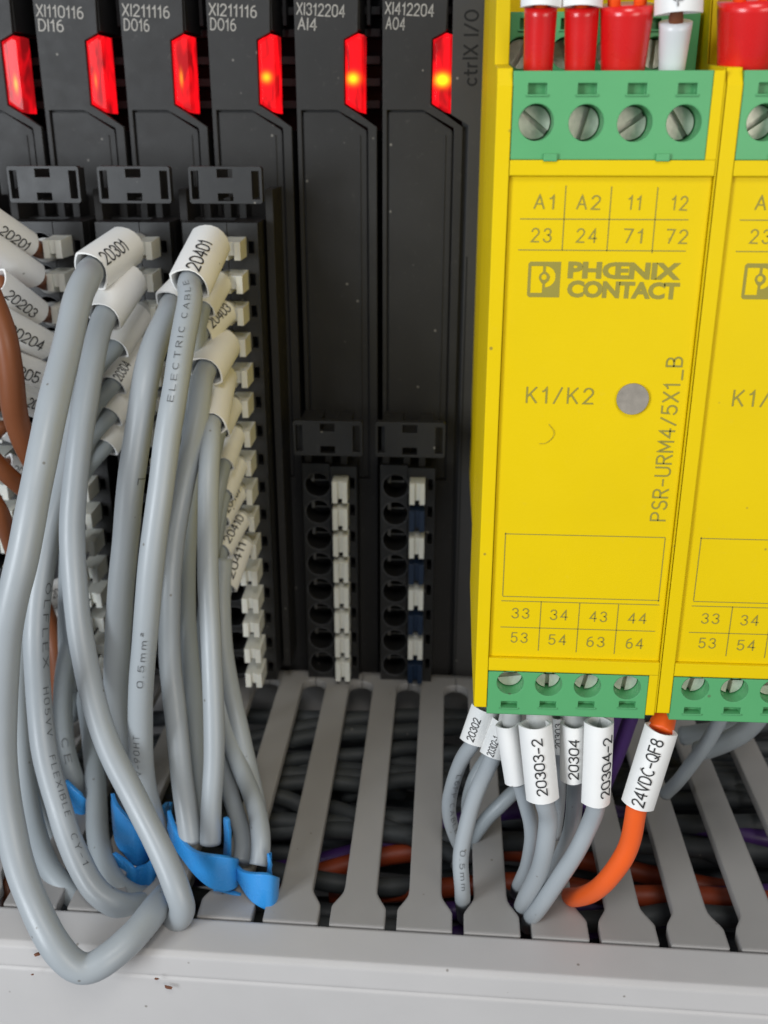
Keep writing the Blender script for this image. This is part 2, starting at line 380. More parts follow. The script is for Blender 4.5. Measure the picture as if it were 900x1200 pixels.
def strip(name, prof, mt, parent, u0=-9, u1=9):   # profile (v,z) swept along the duct
    bm = bmesh.new()
    A = [bm.verts.new(DW(u0, v, z)) for v, z in prof]; B = [bm.verts.new(DW(u1, v, z)) for v, z in prof]
    n = len(prof); bm.faces.new(A); bm.faces.new(B[::-1])
    for i in range(n): bm.faces.new((A[i], A[(i+1) % n], B[(i+1) % n], B[i]))
    return mobj(name, from_bm(bm), mt, parent)
strip('cover', [(-.02, -.02), (-.60, -.04), (-.68, -.09), (-.70, -.40), (-.685, -.42), (-.72, -.45), (-.74, -6), (-.55, -6), (-.5, -.25), (-.02, -.22)], M['cover'], duct)
strip('front_wall', [(.0, -.26), (-.18, -.26), (-.18, -6.2), (.0, -6.2)], M['duct'], duct)
strip('floor_panel', [(.01, -6.0), (7.4, -6.0), (7.4, -6.2), (.01, -6.2)], M['duct'], duct)
strip('rear_wall', [(7.3, -.2), (7.45, -.2), (7.45, -5.98), (7.3, -5.98)], M['duct'], duct)
# crumbs on the cover
for (x, y, s) in [(44, 1118, .05), (197, 1157, .045), (184, 1147, .03), (38, 1142, .02)]:
    p = U(x, y, 10.42 if y > 1120 else 10.5)
    bm = bmesh.new(); bmesh.ops.create_icosphere(bm, subdivisions=1, radius=s)
    for v in bm.verts: v.co = v.co*random.uniform(.5, 1.1); v.co.x *= 1.6; v.co.z *= .6
    o = mobj('crumb', from_bm(bm), M['crumb'], None, T=p); o['category'] = 'crumb'
    o['label'] = {44: 'largest brown crumb on the top edge of the duct cover at far left', 197: 'reddish brown speck below the blue clips on the duct cover', 184: 'small dark speck just above the reddish brown one on the cover', 38: 'tiny dark speck at the left on the front of the duct cover'}[x]

# cables lying inside the duct
rr = random.Random(3)
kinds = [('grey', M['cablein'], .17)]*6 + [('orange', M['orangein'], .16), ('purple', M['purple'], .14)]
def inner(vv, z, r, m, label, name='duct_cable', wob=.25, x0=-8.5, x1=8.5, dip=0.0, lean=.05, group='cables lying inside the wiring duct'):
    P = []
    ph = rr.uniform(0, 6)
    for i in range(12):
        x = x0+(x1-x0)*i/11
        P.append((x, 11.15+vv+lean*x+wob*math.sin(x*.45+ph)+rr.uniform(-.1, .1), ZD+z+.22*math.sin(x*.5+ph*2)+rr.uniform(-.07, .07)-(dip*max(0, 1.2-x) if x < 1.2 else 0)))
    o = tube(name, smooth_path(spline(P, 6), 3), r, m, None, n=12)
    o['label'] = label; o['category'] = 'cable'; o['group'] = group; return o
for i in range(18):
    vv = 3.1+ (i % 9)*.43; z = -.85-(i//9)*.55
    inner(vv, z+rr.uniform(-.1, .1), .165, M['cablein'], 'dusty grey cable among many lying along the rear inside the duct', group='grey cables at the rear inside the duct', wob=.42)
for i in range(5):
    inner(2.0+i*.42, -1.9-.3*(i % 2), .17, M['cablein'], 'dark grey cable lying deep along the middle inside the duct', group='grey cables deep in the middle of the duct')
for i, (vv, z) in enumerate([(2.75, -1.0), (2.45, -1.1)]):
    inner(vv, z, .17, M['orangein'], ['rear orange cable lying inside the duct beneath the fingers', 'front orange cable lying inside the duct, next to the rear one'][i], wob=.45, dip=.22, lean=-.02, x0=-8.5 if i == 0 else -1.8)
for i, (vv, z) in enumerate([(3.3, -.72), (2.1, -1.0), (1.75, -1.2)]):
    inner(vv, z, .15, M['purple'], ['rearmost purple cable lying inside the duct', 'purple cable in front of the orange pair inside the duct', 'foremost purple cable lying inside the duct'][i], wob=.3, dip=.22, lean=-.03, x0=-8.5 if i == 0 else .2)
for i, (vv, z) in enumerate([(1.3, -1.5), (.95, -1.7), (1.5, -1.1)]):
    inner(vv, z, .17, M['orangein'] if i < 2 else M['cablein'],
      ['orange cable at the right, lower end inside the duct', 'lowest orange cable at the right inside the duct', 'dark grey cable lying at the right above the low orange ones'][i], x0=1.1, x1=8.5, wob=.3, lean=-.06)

rt = random.Random(11)
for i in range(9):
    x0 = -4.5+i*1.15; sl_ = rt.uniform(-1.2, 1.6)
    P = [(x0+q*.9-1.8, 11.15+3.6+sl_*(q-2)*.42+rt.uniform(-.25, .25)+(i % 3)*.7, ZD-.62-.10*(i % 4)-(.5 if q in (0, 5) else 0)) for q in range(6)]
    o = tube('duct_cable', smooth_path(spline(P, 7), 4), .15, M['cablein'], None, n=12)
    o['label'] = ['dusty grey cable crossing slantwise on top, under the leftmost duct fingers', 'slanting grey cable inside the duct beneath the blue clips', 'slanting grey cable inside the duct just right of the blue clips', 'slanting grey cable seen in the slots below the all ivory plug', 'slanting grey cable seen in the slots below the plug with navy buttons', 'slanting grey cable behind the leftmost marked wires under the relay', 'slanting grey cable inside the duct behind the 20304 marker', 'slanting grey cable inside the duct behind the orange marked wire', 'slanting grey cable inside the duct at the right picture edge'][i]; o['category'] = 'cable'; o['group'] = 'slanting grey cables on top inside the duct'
# ================================================================== I/O modules
E0 = U(443, 140, DM)-U(343, 141.5, DM)
PITCHV = np.array([E0[0], 0, 0])
mod_lab = {5: 'black input output module marked XI412204 AO4 beside the end plate', 4: 'black input output module marked XI312204 AI4',
  3: 'black output module marked XI211116 DO16, the right one of two alike', 2: 'black output module marked XI211116 DO16, the left one of two alike',
  1: 'black input module marked XI110116 DI16', 0: 'leftmost black module, cut off by the left picture edge'}
legends = {5: ('XI412204', 'AO4'), 4: ('XI312204', 'AI4'), 3: ('XI211116', 'DO16'), 2: ('XI211116', 'DO16'), 1: ('XI110116', 'DI16')}
LM = [lens_mat('red_lens_lit', 1.1, .60, .38, .75, .10, .09), lens_mat('red_lens_faint', .5, .4, .42, .8, .06, .08), lens_mat('red_lens_faint', .75, .45, .45, .85, .08, .09),
      lens_mat('red_lens_bright', 1.6, .42, .46, .9, .22, .055), lens_mat('red_lens_bright', 2.4, .42, .44, .9, .26, .06), lens_mat('red_lens_bright', 3.6, .52, .42, .75, .30, .065)]
def dshift(y, d): return 0
FACE = P2([(342.5, -60), (421, -60), (419, 37), (403, 46), (403.5, 123), (420, 133.5), (441, 149), (434, 830), (349, 830)], DM)
BX0 = FACE[0][0]; BX1 = P2([(441.5, 149)], DM)[0][0]
FACE[0] = (BX0, FACE[0][1]); FACE[-1] = (BX0, FACE[-1][1]); FACE[-2] = (BX1, FACE[-2][1]); FACE[-3] = (BX1, FACE[-3][1])
PAN = P2([(353, 129), (395, 129), (431, 150), (432, 155)], DM)
pz0 = P2([(350, 560)], DM)[0][1]
PANEL = [PAN[0], PAN[1], PAN[2], (PAN[2][0]+.01, PAN[3][1]), (PAN[2][0]+.01, pz0), (PAN[0][0], pz0)]
def inset(poly, a):
    cx = sum(p[0] for p in poly)/len(poly); cz = sum(p[1] for p in poly)/len(poly)
    return [(p[0]+(a if p[0] < cx else -a), p[1]+(a if p[1] < cz else -a)) for p in poly]
LENS = P2([(404.5, 47), (419.5, 39), (427, 41), (427, 133), (420, 131), (405, 121.5)], DM)
cache = {}
def cached(key, fn):
    if key not in cache: cache[key] = fn()
    return cache[key]
def pmesh(outer, holes, d, t):
    bm = bmesh.new(); add_plate(bm, outer, holes, d, t); return from_bm(bm)
plug_top = {}
def build_module(k):
    T = PITCHV*(k-4)
    base = U(343, 140, DM)+T
    t = thing('io_module', mod_lab[k], 'io module', base, 'input output modules in a row')
    mobj('housing_face', cached('f', lambda: pmesh(FACE, [PANEL], DM, .10)), M['black'], t, T=T)
    def body():
        bm = bmesh.new()
        z1 = FACE[0][1]; z0 = FACE[-1][1]; xs = FACE[1][0]
        zl0 = P2([(403, 123)], DM)[0][1]-.12; zl1 = P2([(403, 46)], DM)[0][1]+.15
        add_box(bm, BX0+.01, LENS[0][0]-.1, DM+.101, DM+6, z0, z1)
        add_box(bm, LENS[0][0]-.099, BX1-.01, DM+.101, DM+6, z0, zl0-.3)
        add_box(bm, LENS[0][0]-.099, BX1-.01, DM+1.8, DM+6, zl0-.299, z1)
        add_box(bm, LENS[0][0]-.099, xs-.01, DM+.101, DM+1.5, zl1, z1)
        return from_bm(bm)
    mobj('housing', cached('b', body), M['blackdark'], t, T=T)
    mobj('inset_panel', cached('p', lambda: pmesh(inset(PANEL, .035), [], DM+.045, .05)), M['black'], t, T=T)
    # right-hand bevel line of the panel
    def rib():
        bm = bmesh.new(); x = PANEL[3][0]
        add_box(bm, x-.16, x-.14, DM+.03, DM+.06, pz0, PANEL[3][1]-.05); return from_bm(bm)
    mobj('panel_ridge', cached('rg', rib), M['black'], t, T=T)
    # ribs inside the gap
    def ribs():
        bm = bmesh.new()
        for y in (-30, 8, 34, 66, 92, 118):
            a = P2([(404, y), (444, y+9)], DM+1.2)
            add_box(bm, a[0][0]+.1, BX1-.02, DM+1.2, DM+1.79, a[1][1], a[0][1])
        b = P2([(430, -60), (434, 30)], DM+1)
        add_box(bm, b[0][0], b[0][0]+.06, DM+.9, DM+1.19, b[1][1], b[0][1])
        return from_bm(bm)
    mobj('gap_ribs', cached('rb', ribs), M['blackdark'], t, T=T)
    # lens
    def lens():
        bm = bmesh.new(); fr = [(x, z) for x, z in LENS]; me = None
        cx = sum(p[0] for p in fr)/6; cz = sum(p[1] for p in fr)/6
        F = [bm.verts.new((p[0]+(cx-p[0])*.30, DM-.06, p[1]+(cz-p[1])*.10)) for p in fr]
        G = [bm.verts.new((p[0], DM+.02, p[1])) for p in fr]; H = [bm.verts.new((p[0], DM+.42, p[1])) for p in fr]
        bm.faces.new(F); bm.faces.new(H[::-1])
        for i in range(6):
            j = (i+1) % 6; bm.faces.new((F[i], G[i], G[j], F[j])); bm.faces.new((G[i], H[i], H[j], G[j]))
        xs = [p[0] for p in fr]; zs = [p[1] for p in fr]
        uv = bm.loops.layers.uv.new('UVMap')
        for f in bm.faces:
            for l in f.loops:
                l[uv].uv = ((l.vert.co.x-min(xs))/(max(xs)-min(xs)), (l.vert.co.z-min(zs))/(max(zs)-min(zs)))
        return from_bm(bm)
    me = lens(); mobj('indicator_lens', me, LM[k], t, T=T)
    if k in legends:
        a, b = legends[k]; tx = M['legend']
        text_s(a, (347, 16.5), (404, 20), 12, DM, tx, t, T, .125, .24)
        text_s(b, (348.5, 34), (371 if len(b) == 3 else 379, 35.5), 12, DM, tx, t, T, .125, .24)
    # release latch
    long = k <= 3
    y0 = 195 if long else 493
    dl = 16.7 if long else 17.3
    X0 = (224 if long else 343)
    refk = 3 if long else 4
    TT = PITCHV*(k-refk)
    def latch():
        bm = bmesh.new(); x = X0 - (4 if long else 0); w = 88 if long else 82; h = 44 if long else 42
        pts = rect(x, y0, x+w, y0+h, dl)
        cx0, cz0 = pts[0]; cx1, cz1 = pts[2]; ww = cx1-cx0; hh = cz0-cz1
        def R(a, b, c, e): return [(cx0+ww*a, cz0-hh*b), (cx0+ww*c, cz0-hh*b), (cx0+ww*c, cz0-hh*e), (cx0+ww*a, cz0-hh*e)]
        outer = [(cx0+.03, cz0), (cx1-.03, cz0), (cx1, cz0-.03), (cx1, cz1+.03), (cx1-.03, cz1), (cx0+.03, cz1), (cx0, cz1+.03), (cx0, cz0-.03)]
        add_plate(bm, outer, [R(.035, .12, .135, .88), R(.86, .12, .965, .88), R(.39, .07, .60, .30), R(.39, .72, .60, .93)], dl, .16)
        add_box(bm, cx0+.1, cx0+ww*.38, dl+.161, dl+.9, cz1+.05, cz0-.05)
        add_box(bm, cx0+ww*.62, cx1-.1-ww*.1, dl+.161, dl+.9, cz1+.05, cz0-.05)
        add_box(bm, cx0+ww*.385, cx0+ww*.615, dl+.2, dl+1.0, cz1+.25, cz0-.28)
        return from_bm(bm)
    mobj('release_latch', cached(('l', long), latch), M['plug'], t, T=TT)
    def guide():
        bm = bmesh.new(); yy = y0+44
        for a, b in ((14, 22), (38, 46), (56, 64)):
            q = rect(X0+a, yy-8, X0+b, yy+24, 18.1); add_box(bm, q[0][0], q[1][0], 18.1, DM-.01, q[2][1], q[0][1])
        return from_bm(bm)
    mobj('latch_guide', cached(('g', long), guide), M['black'], t, T=TT)
    return t
for k in range(6): build_module(k)
# module further left of the frame edge is hidden; end plate on the right
t = thing('end_plate', 'black end plate embossed ctrlX I/O between the modules and the yellow relay', 'end plate', U(560, 400, DM))
EX = P2([(529, 30), (548.5, 150)], DM); xr = P2([(590, 200)], DM)[0][0]+.5
xa, xb = P2([(529, 60)], DM)[0][0]+.012, P2([(547.5, 150)], DM)[0][0]
top = FACE[0][1]; bot = FACE[-1][1]
zA = P2([(529, 134)], DM)[0][1]; zB = P2([(547, 147)], DM)[0][1]
epoly = [(xa, top), (xr, top), (xr, bot), (xb+.02, bot), (xb+.02, zB), (xa, zA)]
plate('end_face', epoly, [], DM-.02, .12, M['endp'], t)
bm = bmesh.new(); add_box(bm, xa+.2, xr-.05, DM+.101, DM+6, bot, top); mobj('end_body', from_bm(bm), M['blackdark'], t)
xg = P2([(560, 400)], DM)[0][0]
text_s('ctrlX I/O', (558, 101), (560.5, 11), 15, DM-.02, M['void'], t, th=.15, gap=.24, name='embossed_lettering')
plate('edge_groove', [(xg-.26, bot+.2), (xg-.235, bot+.2), (xg-.235, -2.2), (xg-.26, -2.2)], [], DM-.024, .003, M['void'], t)

# ================================================================== terminal plugs
def button_mesh(w, h, dep):
    """push button: a block with a vertical groove, seen as H from above"""
    bm = bmesh.new(); g = w*.16
    pr = [(-w/2, -h/2), (-g, -h/2), (-g*1.0, -h/2+h*.16), (g, -h/2+h*.16), (g, -h/2), (w/2, -h/2), (w/2, h/2), (-w/2, h/2)]
    # left cheek, right cheek, recessed web
    for a, b, y in ((-w/2, -g, 0), (g, w/2, 0)):
        add_hex(bm, [(a, y, -h/2), (b, y, -h/2), (b, y, h/2), (a, y, h/2)], [(a, dep, -h/2-.0), (b, dep, -h/2), (b, dep, h/2+.05), (a, dep, h/2+.05)])
    add_hex(bm, [(-g+.0005, .055, -h/2+.07), (g-.0005, .055, -h/2+.07), (g-.0005, .03, h/2), (-g+.0005, .03, h/2)], [(-g+.0005, dep, -h/2+.07), (g-.0005, dep, -h/2+.07), (g-.0005, dep, h/2+.05), (-g+.0005, dep, h/2+.05)])
    return from_bm(bm)
BTN = button_mesh(.31, .29, .85); BTN.materials.append(M['button'])
BTNs = button_mesh(.285, .42, .55); BTNs.materials.append(M['button'])
BTNn = button_mesh(.285, .42, .55); BTNn.materials.append(M['navy'])
def build_long_plug(k, label):
    T = PITCHV*(k-3); D = 17.15
    t = thing('terminal_plug', label, 'terminal plug', U(268, 262, D)+T, 'push-in terminal plugs')
    b0 = U(278, 290, D-.0); b1 = U(304, 781, D)
    xb = (b0[0]+b1[0])/2; dz = (b0[2]-b1[2])/15
    xl = xb-.30*1.0-.62; xm = xb-.17; xrr = xb+.35
    zt = float(U(268, 261, D)[2]); zb = b1[2]-.27
    holes = []
    for i in range(16):
        z = b0[2]-i*dz
        holes.append([(xm-.235+.215*math.cos(q), z+.02+.20*math.sin(q)) for q in [2*math.pi*j/16 for j in range(16)]])
    def m1():
        bm = bmesh.new()
        add_plate(bm, [(xl, zb), (xm, zb), (xm, zt), (xl, zt)], holes, D, .5)
        add_box(bm, xl, xm, D+.9, DM+.5, zb, zt)
        return from_bm(bm)
    mobj('socket_strip', cached('ls', m1), M['plug'], t, T=T)
    def m2():
        bm = bmesh.new(); nh = []
        for i in range(16):
            z = b0[2]-i*dz
            nh.append([(xrr-.17, z-.10), (xrr-.07, z-.10), (xrr-.07, z+.10), (xrr-.17, z+.10)])
        add_plate(bm, [(xm+.01, zb-.02), (xrr, zb-.02), (xrr, zt), (xm+.01, zt)], nh, D-.0, .3)
        add_box(bm, xm+.01, xrr, D+.32, DM+.5, zb-.02, zt)
        return from_bm(bm)
    mobj('button_strip', cached('lb', m2), M['plug'], t, T=T)
    def m3():
        bm = bmesh.new(); add_box(bm, xrr+.05, xrr+.18, D+.55, DM+.4, zb, zt+.5); return from_bm(bm)
    mobj('side_rail', cached('lr', m3), M['black'], t, T=T)
    def rim():
        bm = bmesh.new()
        add_plate(bm, [(.240*math.cos(q), .225*math.sin(q)) for q in [2*math.pi*j/20 for j in range(20)]], [[(.217*math.cos(q), .202*math.sin(q)) for q in [2*math.pi*j/20 for j in range(20)]]], D-.012, .008); return from_bm(bm)
    for i in range(16): mobj('socket_rim', cached('lrim', rim), M['rim'], t, T=T+np.array([xm-.235, 0, b0[2]-i*dz+.02]))
    rj = random.Random(k)
    for i in range(16):
        z = b0[2]-i*dz
        mobj('push_button', BTN, M['button'], t, T=T+np.array([xb+.0+rj.uniform(-.012, .012), D-.54+rj.uniform(-.03, .03), z+rj.uniform(-.01, .01)]))
    return t, (xm-.33, b0[2], dz, D)
for k, lb in ((3, 'long sixteen way black terminal plug on the rightmost DO16 module, rightmost long one'), (2, 'long black terminal plug half hidden behind grey cables, under the middle latch'),
              (1, 'long black terminal plug with the brown wires, left of the 20301 label'), (0, 'long black terminal plug at the left picture edge, mostly outside')):
    _, PL = build_long_plug(k, lb)
def build_short_plug(k, label):
    T = PITCHV*(k-4); D = 18.0
    t = thing('terminal_plug', label, 'terminal plug', U(385, 545, D)+T, 'push-in terminal plugs')
    b0 = U(399, 577, D-.3); b1 = U(401, 787, D-.3); xb = (b0[0]+b1[0])/2; dz = (b0[2]-b1[2])/7
    x0 = float(U(354, 545, D)[0]); x2 = float(U(418, 545, D)[0]); xm = float(U(386, 545, D)[0])
    zt = float(U(354, 543, D)[2]); zb = float(U(354, 799, D)[2])
    s0 = U(373, 568, D); s1 = U(377, 776, D); xs = (s0[0]+s1[0])/2; ds = (s0[2]-s1[2])/7
    hl = [[(xs+.235*math.cos(q), s0[2]-i*ds+.235*math.sin(q)) for q in [2*math.pi*j/24 for j in range(24)]] for i in range(8)]
    def m1():
        bm = bmesh.new(); add_plate(bm, [(x0, zb), (xm, zb), (xm, zt), (x0, zt)], hl, D, .6)
        add_box(bm, x0, xm, D+.75, DM+.4, zb, zt); return from_bm(bm)
    mobj('socket_strip', cached('ss', m1), M['plug'], t, T=T)
    def rim():
        bm = bmesh.new()
        a = [(.262*math.cos(q), .262*math.sin(q)) for q in [2*math.pi*j/24 for j in range(24)]]
        b = [(.237*math.cos(q), .237*math.sin(q)) for q in [2*math.pi*j/24 for j in range(24)]]
        add_plate(bm, a, [b], D-.012, .008); return from_bm(bm)
    def clamp():
        bm = bmesh.new()
        add_hex(bm, [(-.16, D+.25, -.02), (-.10, D+.25, -.02), (-.10, D+.25, .16), (-.16, D+.25, .16)], [(-.16, D+.6, -.02), (-.10, D+.6, -.02), (-.10, D+.6, .16), (-.16, D+.6, .16)])
        add_hex(bm, [(-.10, D+.35, -.035), (.16, D+.35, -.035), (.16, D+.35, -.015), (-.10, D+.35, -.015)], [(-.10, D+.6, -.035), (.16, D+.6, -.035), (.16, D+.6, -.015), (-.10, D+.6, -.015)])
        return from_bm(bm)
    for i in range(8):
        Ti = T+np.array([xs, 0, s0[2]-i*ds])
        mobj('socket_rim', cached('sr', rim), M['rim'], t, T=Ti); mobj('clamp_spring', cached('sc', clamp), M['darksteel'], t, T=Ti)
    def m2():
        bm = bmesh.new(); nh = []
        for i in range(8):
            z = b0[2]-i*dz+.08
            nh.append([(x2-.13, z-.10), (x2-.04, z-.10), (x2-.04, z+.12), (x2-.13, z+.12)])
        add_plate(bm, [(xm+.012, zb-.05), (x2, zb-.05), (x2, zt-.04), (xm+.012, zt-.04)], nh, D-.03, .35)
        add_box(bm, xm+.012, x2, D+.34, DM+.4, zb-.05, zt-.04); return from_bm(bm)
    mobj('button_strip', cached('sb', m2), M['plug'], t, T=T)
    for i in range(8):
        nav = (k == 5 and i % 2 == 1)
        mobj('push_button', BTNn if nav else BTNs, None, t, label='dark navy push button' if nav else None, T=T+np.array([xb-(.03 if k == 5 else 0), D-.33, b0[2]-i*dz]))
build_short_plug(4, 'short eight way black plug with all ivory buttons')
build_short_plug(5, 'short eight way black plug with alternating ivory and navy buttons')

# ================================================================== yellow relays
DR = 10.85
SH = np.array([2.235, 0, 0])
def screw(parent, cx, cz, r, y, ang, T, name='terminal_screw'):
    bm = bmesh.new(); s = r*.17
    for sg in (1, -1):
        pts = []
        a0 = math.asin(s/r)
        for i in range(15):
            a = a0+(math.pi-2*a0)*i/14; pts.append((r*math.cos(a), sg*r*math.sin(a)))
        q = [(x*math.cos(ang)-z*math.sin(ang), x*math.sin(ang)+z*math.cos(ang)) for x, z in pts]
        add_plate(bm, [(cx+a, cz+b) for a, b in q], [], y, .08)
    add_plate(bm, [(cx+r*math.cos(q), cz+r*math.sin(q)) for q in [2*math.pi*j/20 for j in range(20)]], [], y+.0805, .4)
    me = from_bm(bm); return mobj(name, me, M['steel'], parent, T=T)
def build_relay(n, label, T):
    rn = random.Random(n+5)
    t = thing('safety_relay', label, 'relay', U(690, 480, DR)+T, 'yellow safety relays side by side')
    X = lambda x, y, d=DR: float(U(x, y, d)[0]); Z = lambda x, y, d=DR: float(U(x, y, d)[2])
    xl0 = X(583, 90); xl1 = X(602, 85); xr0 = X(837, 87); xr1 = xl0+2.225; xrp = X(837, 207)
    zt = Z(600, 83); zp0 = Z(600, 187); zp1 = Z(600, 206); zq1 = Z(575, 771); zq0 = Z(575, 786); zb = Z(575, 837)
    # side rims (left and right), extruded silhouettes
    def rimside(x0, x1, notch):
        bm = bmesh.new(); ch = .13; yb = DR+1.7
        # profile in (y,z): front straight, chamfered top and bottom
        pr = [(DR, zt-ch*1.0), (DR+.10, zt+.03), (DR+.85, zt+.10), (DR+1.1, zt+1.25), (DR+3.2, zt+1.7), (DR+3.2, zb+.3), (DR+1.6, zb+.05), (DR+.30, zb-.02), (DR, zb+.10)]
        A = [bm.verts.new((x0, y, z)) for y, z in pr]; B = [bm.verts.new((x1, y, z)) for y, z in pr]; m = len(pr)
        bm.faces.new(A); bm.faces.new(B[::-1])
        for i in range(m): bm.faces.new((A[i], B[i], B[(i+1) % m], A[(i+1) % m]))
        return from_bm(bm)
    mobj('side_rim', rimside(xl0, xl1-.005, 0), M['yellow'], t, T=T)
    mobj('side_rim', rimside(xrp+.004, xr1, 0), M['yellow'], t, T=T)
    for za_, zc_ in ((zp0-.004, zt), (zb+.06, zq0+.004)):
        bm = bmesh.new(); add_box(bm, xr0+.003, xrp+.002, DR+.004, DR+1.5, min(za_, zc_), max(za_, zc_)); mobj('corner_fillet', from_bm(bm), M['yellow'], t, T=T)
    bm = bmesh.new(); add_box(bm, xl0+.06, xr1-.06, DR+3.21, DR+8.5, zb+.5, zt+1.6); mobj('rear_housing', from_bm(bm), M['yellow'], t, T=T)
    # ledges and panel
    bm = bmesh.new(); add_box(bm, xl1, xrp, DR-.0, DR+1.5, zp1, zp0-.004); mobj('upper_ledge', from_bm(bm), M['yellow'], t, T=T)
    bm = bmesh.new(); add_box(bm, xl1, xrp, DR-.0, DR+1.5, zq0+.004, zq1); mobj('lower_ledge', from_bm(bm), M['yellow'], t, T=T)
    pd = DR+.045
    panel = plate('face_panel', [(xl1+.003, zq1+.003), (xrp-.003, zq1+.003), (xrp-.003, zp1-.003), (xl1+.003, zp1-.003)], [], pd, .5, M['yellow'], t, T=T)
    pr = M['print']
    def tx(s, x0, y0, x1, y1, h, b=-.004, sp=1.15): text_s(s, (x0, y0), (x1, y1), h, pd, pr, panel, T, .105, .38)
    for s, x0, x1, y in (('A1', 625, 649, 244), ('A2', 675, 703, 244.5), ('11', 735, 750, 245), ('12', 786, 805, 245.5)): tx(s, x0, y, x1, y+.6, 15)
    for s, x0, x1, y in (('23', 621, 646, 283), ('24', 674, 699, 283.5), ('71', 730, 752, 284), ('72', 780, 805, 284.5)): tx(s, x0, y, x1, y+.6, 15)
    for s, x0, x1, y in (('33', 599, 620, 724), ('34', 644, 665, 726), ('43', 690, 711, 728), ('44', 735, 757, 730)): tx(s, x0, y, x1, y+.6, 12.5)
    for s, x0, x1, y in (('53', 598, 618, 752.5), ('54', 642, 663, 755), ('63', 687, 708, 757.5), ('64', 733, 753, 759.5)): tx(s, x0, y, x1, y+.6, 12.5)
    text('PHŒNIX', (665, 325), (797, 327), 17.5, pd, pr, panel, T, .045, .98)
    text('CONTACT', (664, 347), (795, 350), 17.5, pd, pr, panel, T, .045, .93)
    tx('K1/K2', 616, 471.5, 695, 473, 18)
    text_s('PSR-URM4/5X1_B', (779, 611), (800, 418), 16.5, pd, pr, panel, T, .115, .26)
    # printed grid
    lines = [((610, 255.5), (806, 258.5)), ((608, 290.5), (803, 296.5)), ((663, 218), (659, 293)), ((716, 219), (712, 294)), ((770, 220), (765, 296)),
             ((588, 702), (772, 711)), ((587, 733), (767, 741.5)), ((634, 705), (631, 762)), ((678.5, 707), (676, 764)), ((724.5, 709), (720, 766)),
             ((592, 624.5), (779, 631)), ((779, 631), (772, 705)), ((772, 705), (589.5, 697.5)), ((589.5, 697.5), (592, 624.5))]
    bm = bmesh.new()
    for a, b in lines:
        A = U(*a, pd-.004); B = U(*b, pd-.004)
        if abs(A[0]-B[0]) < abs(A[2]-B[2]): A[0] = B[0] = (A[0]+B[0])/2; B[1] = A[1]
        else: A[2] = B[2] = (A[2]+B[2])/2
        D = B-A; D /= np.linalg.norm(D); w = np.array([-D[2], 0, D[0]])*.0052
        A = A-D*.005; B = B+D*.005
        bm.faces.new([bm.verts.new(tuple(q)) for q in (A-w, B-w, B+w, A+w)])
    mobj('printed_grid', from_bm(bm), pr, panel, T=T)
    # printed emblem: square with a cut-out frame at left, a D-shaped field at right and a small knot between
    q = P2([(619.5, 306.5), (657.5, 307.5), (657.5, 348), (619.5, 348)], pd); ex0, ez0 = q[0]; ew = q[1][0]-ex0; eh = ez0-q[3][1]
    R = lambda u, v: (ex0+u*ew, ez0-v*eh)
    outer = [R(0, .06), R(.06, 0), R(1, 0), R(1, 1), R(.06, 1), R(0, .94)]
    h1 = [R(.09, .12), R(.46, .12), R(.46, .28), R(.36, .36), R(.34, .46), R(.40, .56), R(.46, .62), R(.46, .88), R(.09, .88)]
    h2 = [R(.54, .12)]+[R(.54+.32*math.sin(a), .42-.30*math.cos(a)) for a in [math.pi*j/10 for j in range(1, 10)]]+[R(.54, .72), R(.54, .62), R(.66, .52), R(.68, .42), R(.64, .34), R(.54, .28)]
    em = plate('printed_emblem', outer, [h1, h2], pd-.004, .002, pr, panel, T=T)
    plate('printed_emblem', [R(.5+.085*math.cos(a), .43+.085*math.sin(a)) for a in [2*math.pi*j/14 for j in range(14)]], [], pd-.006, .001, M['yellow'], panel, T=T)
    # status window
    c = U(741, 467, pd); rr_ = 18.5*pxs(741, 467, pd)
    o = plate('status_window', [(c[0]+rr_*math.cos(a), c[2]+rr_*math.sin(a)) for a in [2*math.pi*j/32 for j in range(32)]], [], pd-.035, .06, M['led'], t, T=T)
    # hair caught on the panel
    H = [U(x, y, pd-.012) for x, y in [(632, 520), (640, 519), (648, 512), (649, 505), (643, 497)]]
    if n == 0: tube('lint_hair', spline(H, 5), .0025, M['print'], t, n=5)
    # terminal blocks ---------------------------------------------------
    def block(y0, y1, sy, sx, rpx, slots, sloty, d, depth, rec, angs, xa, xb, name, tabs, sw=13, shh=7):
        zt_, zb_ = Z(600, y0, d), Z(600, y1, d)
        holes = []; cs = []
        for x, y in zip(sx, sy):
            c = U(x, y, d); R = rpx*pxs(x, y, d); cs.append((c[0], c[2], R))
            holes.append([(c[0]+R*math.cos(a), c[2]+R*math.sin(a)) for a in [2*math.pi*j/30 for j in range(30)]])
        sl = []
        for x in slots:
            c = U(x, sloty, d); s_ = pxs(x, sloty, d); sl.append([(c[0]-sw*s_, c[2]-shh*s_), (c[0]+sw*s_, c[2]-shh*s_), (c[0]+sw*s_, c[2]+shh*s_), (c[0]-sw*s_, c[2]+shh*s_)])
        bm = bmesh.new()
        add_plate(bm, [(xa, zb_), (xb, zb_), (xb, zt_), (xa, zt_)], holes+sl, d, depth)
        for s_ in sl:
            add_box(bm, s_[0][0]-.001, s_[1][0]+.001, d+.10, d+.2, s_[0][1]-.001, s_[2][1]+.001)
            cx = (s_[0][0]+s_[1][0])/2
            add_box(bm, s_[0][0]-.02, s_[1][0]+.02, d-.012, d-.003, s_[0][1]-.018, s_[0][1]-.0005)
        blk = mobj(name, from_bm(bm), M['green'], t, T=T)
